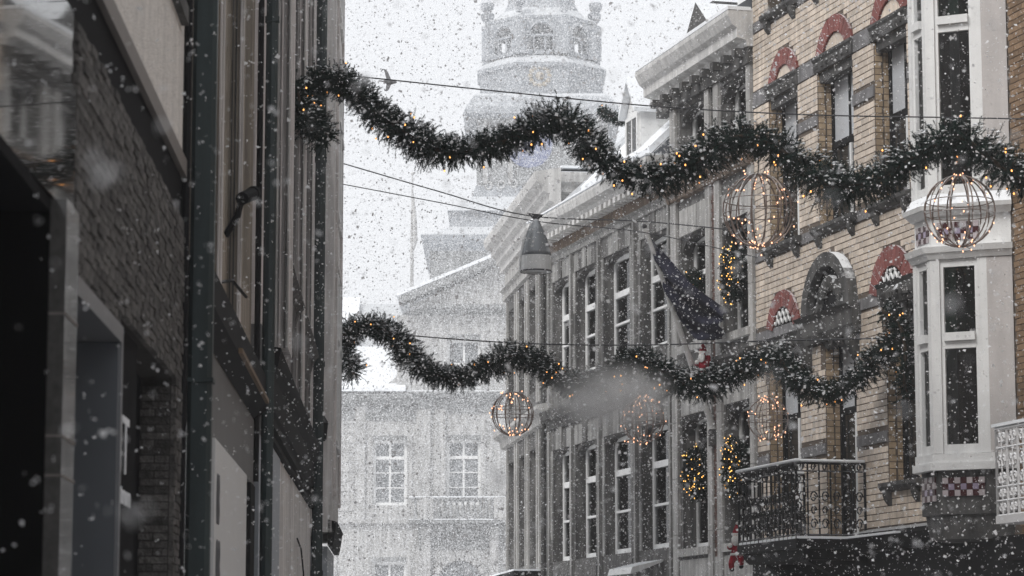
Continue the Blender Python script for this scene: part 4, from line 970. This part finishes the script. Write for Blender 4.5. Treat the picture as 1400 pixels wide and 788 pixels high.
for k in range(8):
    b = k*math.pi/4; xf = (wr(90)*math.cos(b), wr(90)*math.sin(b), b+math.pi/2)
    MB(xf).box(-0.42, 0.42, -0.05, 0.05, wz(8), wz(-36)).build('dome_niche', M['hall_d'], W_)

# thin flagstaff on the square
p = at(563, 418, 119.6)
fs = thing('flagstaff', 'thin pale flagstaff rising from the town hall roof in the snow', 'flagpole', tuple(p))
zt = at(566, 240, 119.6).z - p.z
MB().lathe([(0.085,-0.3),(0.08,zt*0.5),(0.05,zt*0.8),(0.03,zt)], 8).build('staff', M['hall'], fs)
MB().blob((0,0,zt+0.08), 0.08, 0.08, 0.1).build('finial', M['hall'], fs)
MB().tube([(0.05,-.05,zt*0.42),(0.14,-0.08,zt*0.5),(0.1,-0.05,zt*0.7),(0.04,-.03,zt*0.85)], [0.05,0.13,0.10,0.04], 6).build('furled_flag', M['hall'], fs)

# ================================================================== GARLANDS
def catmull(P, n):
    out = []
    P = [P[0]*2-P[1]] + P + [P[-1]*2-P[-2]]
    for i in range(1, len(P)-2):
        for k in range(n):
            t = k/n; a, b, c, d = P[i-1], P[i], P[i+1], P[i+2]
            out.append(0.5*((2*b)+(c-a)*t+(2*a-5*b+4*c-d)*t*t+(3*b-a-3*c+d)*t*t*t))
    out.append(P[-2]); return out
bulb_mesh = MB().blob((0,0,0), 0.0105, 0.0105, 0.0145, 6, 4).mesh('bulb', M['bulb'])
bulbp_mesh = MB().blob((0,0,0), 0.0095, 0.0095, 0.013, 6, 4).mesh('bulb', M['bulb_p'])
bulby_mesh = MB().blob((0,0,0), 0.0095, 0.0095, 0.0125, 6, 4).mesh('bulb', M['bulb_y'])
def sprigs(path, rad, per_m, seed, flat=None):
    """needled twigs sticking out all round a path: returns needle arrays, twig mesh, snow cushions, tips"""
    rg = np.random.default_rng(seed)
    V, Fc, SV, SF, tips = [], [], [], [], []
    nv = ns = 0
    for i in range(len(path)-1):
        a, b = np.array(path[i]), np.array(path[i+1]); L = np.linalg.norm(b-a)
        if L < 1e-6: continue
        d = (b-a)/L; up = np.array([0,0,1.0]) if abs(d[2]) < .9 else np.array([1.0,0,0])
        u = np.cross(d, up); u /= np.linalg.norm(u); w = np.cross(u, d)
        for _ in range(rg.poisson(per_m*L)):
            p = a + d*L*rg.random(); r = rad if not callable(rad) else rad(i/(len(path)-1))
            th = rg.random()*2*math.pi
            out = u*math.cos(th) + w*math.sin(th)
            ax = out*0.9 + d*rg.normal(0, .5) + np.array([0,0,-0.12]); ax /= np.linalg.norm(ax)
            base = p + out*r*0.25*rg.random(); tl = r*rg.uniform(0.55, 0.92) * (1.28 if rg.random() < .06 else 1.0)
            q = np.cross(ax, [0.3,0.5,0.8]); q /= np.linalg.norm(q); s = np.cross(ax, q)
            m = 56
            t = np.linspace(0.12, 1.0, m); an = rg.random(m)*2*math.pi
            root = base + ax*(tl*t)[:,None]
            dirn = q*np.cos(an)[:,None] + s*np.sin(an)[:,None]
            nl = 0.044*(1.05-0.2*t)*rg.uniform(.7,1.2,m)
            tip = root + (dirn*0.8 + ax*0.62)*nl[:,None]
            side = np.cross(dirn, ax)*0.0046
            vs = np.stack([root-side, root+side, tip], 1).reshape(-1,3)
            V.append(vs); Fc.append(np.arange(3*m).reshape(m,3)+nv); nv += 3*m
            tipp = base + ax*tl; tips.append((tipp, out))
            if out[2] > 0.10 and rg.random() < 0.50:
                c = base + ax*tl*rg.uniform(.6,1.0) + np.array([0,0,.012]); k = r*rg.uniform(.06,.15)
                o8 = np.array([[1,0,0],[0,1,0],[-1,0,0],[0,-1,0],[0,0,.45],[0,0,-.3]])*rg.uniform(.6,1.3,(6,3))*k
                SV.append(c+o8); SF.append(np.array([[0,1,4],[1,2,4],[2,3,4],[3,0,4],[1,0,5],[2,1,5],[3,2,5],[0,3,5]])+ns); ns += 6
    return V, Fc, SV, SF, tips
def np_mesh(name, V, F, mat_):
    V = np.concatenate(V) if isinstance(V, list) else V; F = np.concatenate(F) if isinstance(F, list) else F
    me = bpy.data.meshes.new(name)
    me.vertices.add(len(V)); me.vertices.foreach_set('co', V.astype(np.float32).ravel())
    me.loops.add(F.size); me.loops.foreach_set('vertex_index', F.astype(np.int32).ravel())
    me.polygons.add(len(F)); me.polygons.foreach_set('loop_start', np.arange(0, F.size, 3, dtype=np.int32)); me.polygons.foreach_set('loop_total', np.full(len(F), 3, dtype=np.int32))
    me.update(); me.materials.append(mat_); return me
def garland(root, path, rad, per_m, seed, nbulb, bm, with_snow=True):
    V, Fc, SV, SF, tips = sprigs(path, rad, per_m, seed)
    o = bpy.data.objects.new('needles', np_mesh('needles', V, Fc, M['needle'])); COL.objects.link(o); o.parent = root; o['kind'] = 'stuff'
    MB().tube(path, 0.03, 6).build('stem', M['twig'], root)
    if with_snow and SV:
        o = bpy.data.objects.new('lying_snow', np_mesh('lying_snow', SV, SF, M['snow'])); COL.objects.link(o); o.parent = root; o['kind'] = 'stuff'
    rg = np.random.default_rng(seed+1)
    idx = rg.choice(len(tips), min(nbulb, len(tips)), replace=False)
    for k in idx:
        p, out = tips[k]; inst('bulb', bm, root, tuple(p + out*0.004), scale=(1,)*3)

def ypath(pts, Y0, Y1, x0, x1, n=5):
    return [tuple(v) for v in catmull([at(x, y, Y0 + (Y1-Y0)*(x-x0)/(x1-x0)) for x, y in pts], n)]
up_pts = [(452,192),(432,170),(412,148),(412,122),(440,108),(480,118),(518,158),(560,186),(600,206),(640,206),(680,197),(715,184),(745,166),(775,166),(800,192),(830,224),(870,241),(910,241),(950,222),(985,198),(1020,186),(1050,197),(1080,214),(1105,232),(1140,256),(1180,252),(1212,240),(1250,216),(1285,194),(1318,190),(1350,214),(1380,235),(1420,252),(1460,262)]
G1 = thing('pine_garland', 'long upper pine garland with warm fairy lights hung high across the street', 'garland')
garland(G1, ypath(up_pts, 34.4, 32.3, 395, 1400), lambda t: (0.275 + 0.055*t)*(1 + 0.12*math.sin(t*37) + 0.09*math.sin(t*89+1)), 400, 3, 90, bulb_mesh)
lo_pts = [(484,512),(470,488),(468,462),(488,448),(515,448),(542,462),(562,490),(592,512),(630,517),(668,502),(700,487),(730,493),(760,516),(792,527),(825,524),(850,500),(878,490),(905,508),(940,527),(980,522),(1018,506),(1042,492),(1066,493),(1086,516),(1120,537),(1160,528),(1195,495),(1220,470),(1240,448)]
G2 = thing('pine_garland', 'lower pine garland swagged from the pale house end to the yellow house', 'garland')
garland(G2, ypath(lo_pts, 46.6, 38.6, 463, 1250), lambda t: (0.31 - 0.06*t)*(1 + 0.13*math.sin(t*41) + 0.09*math.sin(t*97)), 400, 5, 70, bulb_mesh)
# trailing end beside the yellow house
garland(G2, [tuple(v) for v in catmull([at(1205,425,38.6), at(1228,440,38.5), at(1238,480,38.5), at(1236,520,38.6), at(1240,545,38.7)], 4)], 0.22, 150, 9, 10, bulb_mesh)
garland(G1, [tuple(v) for v in catmull([at(402,112,34.0), at(408,135,34.0), at(415,160,34.0), at(428,178,34.0)], 4)], 0.27, 330, 15, 12, bulb_mesh)
for o in (G1, G2): o['group'] = 'pine garlands across the street'

G3 = thing('pine_garland', 'short far piece of pine garland above the snowy roof beside the white dormer', 'garland', group='pine garlands across the street')
garland(G3, [tuple(v) for v in catmull([at(818,150,57.5), at(832,158,57.5), at(850,164,57.5), at(872,163,57.5), at(895,150,57.5)], 4)], 0.17, 300, 41, 3, bulb_mesh)

# wreaths on the window fronts of the tall grey house
def wreath(label, s, z, rx, rzz, seed, nb, gap=0.0):
    c, sn = math.cos(FR['a']), math.sin(FR['a']); d = -0.06
    ox, oy = FR['o'][0] + s*c - d*sn, FR['o'][1] + s*sn + d*c
    root = thing('pine_wreath', label, 'wreath', (ox, oy, z), FR['a'], 'pine wreaths hung in front of windows')
    path = [(rx*math.cos(a), 0.0, rzz*math.sin(a)) for a in [2*math.pi*k/20 for k in range(21)]]
    V, Fc, SV, SF, tips = sprigs(path, 0.17, 230, seed)
    o = bpy.data.objects.new('needles', np_mesh('needles', V, Fc, M['needle'])); COL.objects.link(o); o.parent = root; o['kind'] = 'stuff'
    MB().tube(path[:-1], 0.025, 6, closed=True).build('ring', M['twig'], root)
    tips = [t for t in tips if t[1][1] < 0.2]
    rg = np.random.default_rng(seed)
    for k in rg.choice(len(tips), min(nb, len(tips)), replace=False): inst('bulb', bulby_mesh, root, tuple(tips[k][0] + np.array([0,-0.02,0])))
wreath('oval lit pine wreath in the lower window beside the brick strip', -2.95, 5.0, 0.33, 0.36, 21, 52)
wreath('lit pine wreath in the lower window beside the iron balcony', -0.95, 4.95, 0.30, 0.40, 22, 54)
wreath('lit pine wreath in the upper window beside the yellow brick', -0.95, 8.28, 0.30, 0.40, 23, 54)
wreath('small lit pine wreath half hidden behind the dark flag', -2.95, 8.25, 0.22, 0.25, 24, 26)

# light globes
def globe(label, px, py, Y, dia_px, seed, nb, h=8):
    c = at(px, py, Y); r = dia_px/2/FPX*Y
    root = thing('light_globe', label, 'light globe', tuple(c), random.random(), 'wire light globes under the garlands')
    rg = np.random.default_rng(seed)
    for k in range(h):
        a = math.pi*k/h + rg.normal(0, .07); w = rg.normal(0, .03)
        pts = [(r*math.cos(a)*math.cos(t)*(1+w), r*math.sin(a)*math.cos(t)*(1+w), r*math.sin(t)*1.04) for t in [2*math.pi*q/28 for q in range(28)]]
        MB().tube(pts, 0.0075*r/0.43+0.002, 5, closed=True).build('hoop', M['hoop'], root)
    for zf in (0.28, -0.1):
        rr_ = r*math.sqrt(1-zf*zf)
        MB().tube([(rr_*math.cos(t), rr_*math.sin(t), r*zf) for t in [2*math.pi*q/24 for q in range(24)]], 0.007, 5, closed=True).build('ring', M['hoop'], root)
    # flex wound round the hoops with short drops
    m = MB()
    for k in range(nb):
        a = math.pi*rg.integers(0, h)/h + (math.pi if rg.random() < .5 else 0); t = (rg.random()*2-1); t = math.copysign(abs(t)**0.75, t)*1.45
        p = np.array([r*math.cos(a)*math.cos(t), r*math.sin(a)*math.cos(t), r*math.sin(t)*1.04]); e = p + rg.normal(0, .035, 3)
        m.tube([tuple(p), tuple(e)], 0.004, 4); inst('bulb', bulbp_mesh, root, tuple(e))
    m.build('flex', M['hoop'], root)
    MB().tube([(0,0,r*1.04),(0.01,0,r*1.3),(0,0,r*1.62)], 0.008, 5).build('hanger', M['wire'], root)
globe('large wire light globe hanging before the grey house and yellow brick', 1037, 288, 33.2, 98, 31, 74)
globe('large wire light globe hanging before the white bay', 1312, 289, 32.6, 96, 32, 46)
globe('small glowing wire globe beside the corner house', 701, 566, 44.0, 58, 33, 60)
globe('small wire globe in the steam before the stone house', 879, 575, 42.3, 60, 34, 56)
globe('small wire globe beside the iron balcony', 1050, 573, 40.5, 56, 35, 52)

# ================================================================== WIRES, LAMP, FLAG
def wire(name, label, pts, r, m_=None, cat='cable'):
    o = MB().tube([tuple(v) for v in catmull([Vector(p) for p in pts], 6)], r, 5).build(name, m_ or M['wire']); tag(o, label, cat, 'cables spanned across the street'); return o
wire('steel_cable', 'steel cable carrying the upper garland past the gull', [at(396,97,34.4), at(490,105,34.2), at(700,127,33.8), at(900,146,33.4), at(1100,157,33.0), at(1300,161,32.6), at(1460,164,32.3)], 0.009)
wire('steel_cable', 'steel cable carrying the lower garland', [at(463,444,46.6), at(520,455,46), at(700,469,44.2), at(880,472,42.4), at(1060,466,40.6), at(1250,462,38.7)], 0.011)
wire('lamp_cable', 'upper sagging cable of the hanging street lamp', [at(463,222,46.8), at(600,262,46.5), at(722,295,46.2), at(880,303,45.6), at(1034,318,44.6)], 0.011)
wire('lamp_cable', 'lower sagging cable of the hanging street lamp', [at(463,251,46.8), at(600,277,46.5), at(735,303,46.1), at(880,318,45.6), at(1034,352,44.6)], 0.009)
p = at(733, 372, 46.1); k = 46.1/FPX
L_ = thing('hanging_street_lamp', 'grey bell shaped street lamp with white rim hanging from cables', 'street lamp', tuple(p))
MB().lathe([(21*k,22*k),(20*k,28*k),(16*k,45*k),(10*k,60*k),(5*k,70*k),(3*k,74*k)], 20).build('cap', M['lampcap'], L_, smooth=True)
MB().lathe([(20*k,3*k),(21*k,0),(21.5*k,2*k),(21.5*k,21.8*k),(20*k,21.9*k)], 20, cap=False).lathe([(20.4*k,3*k),(20.4*k,4*k)], 20).build('rim', M['lampwhite'], L_)
MB().lathe([(22.2*k,-0.5*k),(22.4*k,1.5*k),(21.6*k,1.7*k)], 20, cap=False).build('rim_band', M['wire'], L_)
MB().tube([(0,0,73*k),(0,0,80*k)], 0.03, 6).ext([(-12*k,82*k),(10*k,80*k),(2*k,72*k),(-2*k,72*k)], -0.03, 0.03, 'y').build('suspension', M['wire'], L_)
MB().tube([(-21.7*k,-0.02,2*k),(-21.5*k,-0.05,22*k),(-17*k,-0.03,45*k),(-6*k,0,68*k)], 0.028, 5).build('stay', M['lampwhite'], L_)

base, tip = at(979, 597, 46.7), at(882, 312, 46.0)
FL = thing('flag_on_pole', 'dark furled flag on a slanting pale pole fixed to the grey house', 'flag', tuple(base))
v = tip - base
MB().tube([(0,0,0), tuple(v*0.5), tuple(v)], [0.062,0.05,0.036], 8).build('pole', M['pole'], FL)
MB().blob(tuple(v*1.008), 0.045).build('finial', M['wire'], FL)
MB().box(-0.12, 0.25, -0.1, 0.2, -0.15, 0.12).build('bracket', M['stone_d'], FL)
def flag_pt(u, w):
    h0, h1 = base + v*0.965, base + v*0.62            # hoist along the pole
    f0, f1 = at(994, 428, 45.6), at(985, 462, 45.9)      # drooping fly end
    a = h0.lerp(h1, w); b = f0.lerp(f1, w)
    p = a.lerp(b, u)
    sag = math.sin(math.pi*u)*(0.10 + 0.18*w)
    rip = math.sin(u*9 + w*5)*0.12*(0.25+u) + math.sin(w*15 + u*3)*0.10
    return (p.x + rip*0.5 - base.x, p.y + rip - base.y, p.z - sag - base.z)
NU, NW = 26, 14
vs = [flag_pt(i/NU, j/NW) for i in range(NU+1) for j in range(NW+1)]
m = MB(); m.add(vs, [(i*(NW+1)+j, (i+1)*(NW+1)+j, (i+1)*(NW+1)+j+1, i*(NW+1)+j+1) for i in range(NU) for j in range(NW)])
fo = m.build('cloth', M['flag'], FL, smooth=True); so = fo.modifiers.new('thick', 'SOLIDIFY'); so.thickness = 0.008

# ================================================================== PLUSH FIGURES, BIRD, SMALL FITTINGS
def plush(label, px, py, Y, h, rz, arms):
    p = at(px, py, Y)
    root = thing('plush_figure', label, 'figurine', tuple(p), rz, 'climbing plush figures on the house front')
    s = h
    J = {'pel':(0,0,.30),'che':(0,.0,.52),'nec':(0,-.01,.64),'hd':(0,-.03,.76),'top':(0,-.03,.88),
         'lh':(.09,0,.27),'lk':(.13,-.10,.16),'lf':(.12,-.06,.02),'rh':(-.09,0,.27),'rk':(-.13,-.12,.10),'rf':(-.13,-.05,-.05),
         'ls':(.12,0,.56),'le':(.20,-.05,.62 if arms else .45),'lw':(.17,-.12,.78 if arms else .40),'rs':(-.12,0,.56),'re':(-.2,-.06,.48),'rw':(-.14,-.16,.55)}
    rad = {'pel':.12,'che':.13,'nec':.07,'hd':.10,'top':.07,'lh':.08,'lk':.06,'lf':.055,'rh':.08,'rk':.06,'rf':.055,'ls':.065,'le':.052,'lw':.045,'rs':.065,'re':.052,'rw':.045}
    ks = list(J); ed = [('pel','che'),('che','nec'),('nec','hd'),('hd','top'),('pel','lh'),('lh','lk'),('lk','lf'),('pel','rh'),('rh','rk'),('rk','rf'),('che','ls'),('ls','le'),('le','lw'),('che','rs'),('rs','re'),('re','rw')]
    me = bpy.data.meshes.new('body'); me.from_pydata([tuple(c*s for c in J[k]) for k in ks], [(ks.index(a), ks.index(b)) for a, b in ed], [])
    me.materials.append(M['red']); o = bpy.data.objects.new('body', me); COL.objects.link(o); o.parent = root
    md = o.modifiers.new('skin', 'SKIN'); sv = me.skin_vertices[0].data
    for i, k in enumerate(ks): sv[i].radius = (rad[k]*s*1.35,)*2; sv[i].use_root = (k == 'pel')
    sd = o.modifiers.new('sub', 'SUBSURF'); sd.levels = sd.render_levels = 1
    hat = MB().lathe([(.115*s,.84*s),(.10*s,.92*s),(.06*s,1.02*s),(.02*s,1.10*s)], 10, (0,-.03*s,0)).build('hat', M['red'], root)
    MB().lathe([(.125*s,.81*s),(.135*s,.84*s),(.115*s,.87*s)], 10, (0,-.03*s,0)).blob((0.02*s,-.03*s,1.12*s), .045*s).build('hat_trim', M['fur'], hat)
    MB().blob((0,-.15*s,.68*s), .11*s, .06*s, .14*s, 8, 5, .15).build('beard', M['fur'], root)
    MB().blob((0,-.135*s,.775*s), .07*s, .05*s, .05*s).build('face', M['skin'], root)
    MB().lathe([(.175*s,.30*s),(.19*s,.33*s),(.175*s,.36*s)], 12, (0,0,-.0*s)).build('belt_trim', M['fur'], root)
    for k in ('lw','rw','lf','rf'): MB().blob(tuple(c*s for c in J[k]), .066*s, .066*s, .06*s).build('mitten' if k[1] == 'w' else 'boot', M['fur'] if k[1] == 'w' else M['black'], root)
plush('red and white plush figure clinging to the facade above the lower garland', 962, 522, 46.2, 0.60, R(-25), True)
plush('red and white plush figure seated beside the iron balcony rail', 1008, 776, 43.0, 0.62, R(-20), False)

p = at(532, 112, 48.0)
bird = thing('gull', 'grey gull flying past the upper cable in the snow', 'bird', tuple(p), R(20))
k = 48.0/FPX
body = MB()
sec = [(-11,0.2),(-8,2.0),(-4,3.6),(0,4.2),(4,3.8),(8,2.4),(11,1.6),(13,0.3)]      # tail to beak, along -x .. leaning
n = 8; vs, fs = [], []
for i, (t, r) in enumerate(sec):
    for q in range(n):
        a = 2*math.pi*q/n; vs.append((t*k*0.9, r*k*math.cos(a), r*k*math.sin(a)))
for i in range(len(sec)-1):
    for q in range(n): fs.append((i*n+q, i*n+(q+1)%n, (i+1)*n+(q+1)%n, (i+1)*n+q))
body.add(vs, fs)
def wing(sgn, tipz, tipx):
    top, N = [], 6
    for i in range(N+1):
        u = i/N; c = (1-u)*6.5*k + 0.8*k; bend = math.sin(u*2.2)
        x = -u*tipx*k; y = sgn*u*9*k; z = bend*tipz*k
        top += [(x+c*0.55, y, z+0.5*k*(1-u)), (x-c*0.45, y, z+0.2*k), (x-c*0.45, y, z-0.1*k), (x+c*0.55, y, z-0.5*k*(1-u)-0.05*k)]
    f = []
    for i in range(N):
        for q in range(4): f.append((i*4+q, i*4+(q+1)%4, (i+1)*4+(q+1)%4, (i+1)*4+q))
    f.append((N*4, N*4+1, N*4+2, N*4+3)); return top, f
body.add(*wing(1, 19, 9)); body.add(*wing(-1, -15, 10))
body.add([(-9*k,-1.2*k,0),(-15*k,-4*k,0.2*k),(-16*k,4*k,0.2*k),(-9*k,1.2*k,0),(-9*k,0,0.8*k),(-9*k,0,-.8*k)], [(0,1,2,3),(0,4,1),(4,2,1),(4,3,2),(0,1,5),(5,1,2),(5,2,3)])
body.build('body', M['feather'], bird)

p_c, p_s = math.cos(F2['a']), math.sin(F2['a'])
def f2(s, d, z): return (F2['o'][0] + s*p_c - d*p_s, F2['o'][1] + s*p_s + d*p_c, z)
sc_ = thing('security_camera', 'black tubular security camera on the beige stone wall', 'camera', f2(4.05,-0.10,5.5), F2['a'])
MB().tube([(0.55,-0.10,0.14),(0.0,-0.04,0.0)], 0.055, 10).build('housing', M['black_ns'], sc_)
MB().tube([(0.60,-0.105,0.155),(0.5,-0.095,0.13)], 0.062, 10).build('hood', M['black_ns'], sc_)
MB().tube([(0.1,-0.03,0.0),(0.1,0.0,-0.12),(0.1,0.1,-0.3)], 0.03, 8).build('bracket', M['black'], sc_)
lt = thing('wall_lantern', 'small black wall lantern on the pale plaster house', 'lantern', f2(23.8,-0.22,5.3), F2['a'])
MB().lathe([(0.03,-0.2),(0.06,-0.17),(0.085,0.06),(0.10,0.08),(0.03,0.18),(0.015,0.22)], 6).build('body', M['iron'], lt)
MB().tube([(0,0.0,0.21),(0.1,0.03,0.28),(0.2,0.05,0.25)], 0.014, 6).build('bracket', M['iron'], lt)

# ================================================================== SNOWFALL
rg = np.random.default_rng(5)
OCT = np.array([[1,0,0],[0,1,0],[-1,0,0],[0,-1,0],[0,0,1],[0,0,-1]], float)
OCF = np.array([[0,1,4],[1,2,4],[2,3,4],[3,0,4],[1,0,5],[2,1,5],[3,2,5],[0,3,5]])
PLT = np.array([[1.1,0,.1],[0,1.0,-.15],[-1.0,0,.15],[0,-1.1,-.1]], float)*1.15      # a thin bent crystal plate
PLF = np.array([[0,1,2],[0,2,3]])
def flakes(Y0, Y1, dens, med, sig, shape, wide=1.22, clump=1):
    vol = 0.0806*wide*wide*(Y1**3-Y0**3)/3; n = int(vol*dens)
    Y = (rg.random(n)*(Y1**3-Y0**3)+Y0**3)**(1/3)
    a = (rg.random(n)-.5)*1400*wide/FPX; b = (rg.random(n)-.5)*788*wide/FPX
    X = a*Y; Z = EYE + Y*(SP + b*CP)/(CP - b*SP)
    # only in the open air of street and square
    kr, ka = -0.2731, -0.1250
    rightX = np.where(Y < 56.7, 4.07 + kr*(Y-44.7), 0.80 + ka*(Y-56.7)) - 0.03
    rightX = np.where((Y > 64.5) | (Z > 15.5), 99, rightX)
    leftX = np.where(Y < 18.2, -1.6 - 0.0348*Y, -2.232 - 0.0388*(Y-18.17)); leftX = np.where(Y > 51.5, -99, leftX)
    if Y0 > 60: rightX = np.minimum(rightX, np.where(Z > 11.5 + (Y-62)*0.15, 0.085, 0.022)*Y); leftX = np.maximum(leftX, -0.075*Y)
    ok = (X < rightX) & (X > leftX) & (Z > 0.2)
    C = np.stack([X, Y, Z], 1)[ok]; n = len(C)
    size = np.clip(med*np.exp(rg.normal(0, sig, n)), med*.35, med*3.2)/2
    V, Fc = (OCT, OCF) if shape == 'o' else (PLT, PLF)
    if clump > 1:
        C = np.repeat(C, clump, 0) + rg.normal(0, 1, (n*clump, 3))*np.repeat(size, clump)[:,None]*0.75; size = np.repeat(size, clump)*rg.uniform(.35,.8,n*clump); n = len(C)
    verts = V[None]*rg.uniform(.55,1.35,(n,len(V),3))
    # random turn
    q = rg.normal(size=(n,4)); q /= np.linalg.norm(q, axis=1)[:,None]; w,x,y,z = q.T
    Rm = np.stack([1-2*(y*y+z*z),2*(x*y-z*w),2*(x*z+y*w),2*(x*y+z*w),1-2*(x*x+z*z),2*(y*z-x*w),2*(x*z-y*w),2*(y*z+x*w),1-2*(x*x+y*y)],1).reshape(n,3,3)
    verts = np.einsum('nij,nkj->nki', Rm, verts)*size[:,None,None] + C[:,None]
    f = Fc[None] + (np.arange(n)*len(V))[:,None,None]
    return verts.reshape(-1,3), f.reshape(-1,3)
def snowfall(name, label, parts):
    Vs, Fs, o = [], [], 0
    for v_, f_ in parts: Vs.append(v_); Fs.append(f_+o); o += len(v_)
    ob = bpy.data.objects.new(name, np_mesh(name, Vs, Fs, M['flake'])); COL.objects.link(ob); ob['kind'] = 'stuff'; ob['label'] = label
    return ob
snowfall('falling_snow', 'snowflakes falling through the street and over the square', [
    flakes(2.2, 9, 13, 0.0095, .40, 'p', clump=4), flakes(9, 22, 17, 0.0115, .40, 'p', clump=3), flakes(22, 62, 25, 0.0122, .50, 'p'), flakes(62, 117, 70, 0.0140, .35, 'p', wide=1.04)])

# steam drifting in front of the stone house
st = MB().blob((0,0,0), 1.15, 0.6, 0.66, 20, 12)
p = at(836, 543, 41.0)
steam = st.build('steam', None, smooth=True); steam.location = p; steam['kind'] = 'stuff'; steam['label'] = 'puff of white steam drifting before the stone house'
vm = bpy.data.materials.new('steam_vapour'); vm.use_nodes = True
n, l = vm.node_tree.nodes, vm.node_tree.links; n.remove(n['Principled BSDF'])
pv = n.new('ShaderNodeVolumePrincipled'); pv.inputs['Color'].default_value = (1,1,1,1); pv.inputs['Anisotropy'].default_value = 0.0
tc = n.new('ShaderNodeTexCoord'); mp = n.new('ShaderNodeMapping'); mp.inputs['Scale'].default_value = (1/1.15, 1/0.6, 1/0.66); l.new(tc.outputs['Object'], mp.inputs[0])
ln = n.new('ShaderNodeVectorMath'); ln.operation = 'LENGTH'; l.new(mp.outputs[0], ln.inputs[0])
mr = n.new('ShaderNodeMapRange'); mr.interpolation_type = 'SMOOTHSTEP'; mr.inputs[1].default_value = 1.0; mr.inputs[2].default_value = 0.1; mr.inputs[3].default_value = 0.0; mr.inputs[4].default_value = 1.0
l.new(ln.outputs['Value'], mr.inputs[0])
nz = n.new('ShaderNodeTexNoise'); nz.inputs['Scale'].default_value = 2.2; nz.inputs['Detail'].default_value = 3; l.new(tc.outputs['Object'], nz.inputs['Vector'])
mr2 = n.new('ShaderNodeMapRange'); mr2.inputs[1].default_value = 0.25; mr2.inputs[2].default_value = 0.8; l.new(nz.outputs['Fac'], mr2.inputs[0])
mu = n.new('ShaderNodeMath'); mu.operation = 'MULTIPLY'; l.new(mr.outputs[0], mu.inputs[0]); l.new(mr2.outputs[0], mu.inputs[1])
mu2 = n.new('ShaderNodeMath'); mu2.operation = 'MULTIPLY'; mu2.inputs[1].default_value = 5.5; l.new(mu.outputs[0], mu2.inputs[0]); l.new(mu2.outputs[0], pv.inputs['Density'])
l.new(pv.outputs[0], n['Material Output'].inputs['Volume'])
steam.data.materials.append(vm)

# ================================================================== HAZE
hz = MB().box(-125, 135, -45, 235, -1.6, 52.0).build('haze', None); hz['kind'] = 'stuff'; hz['label'] = 'pale snow haze filling the street and square'
hm = bpy.data.materials.new('snow_haze'); hm.use_nodes = True
n, l = hm.node_tree.nodes, hm.node_tree.links; n.remove(n['Principled BSDF'])
pv = n.new('ShaderNodeVolumePrincipled'); pv.inputs['Color'].default_value = (.96,.97,.99,1); pv.inputs['Density'].default_value = 0.0012
l.new(pv.outputs[0], n['Material Output'].inputs['Volume'])
hz.data.materials.append(hm)
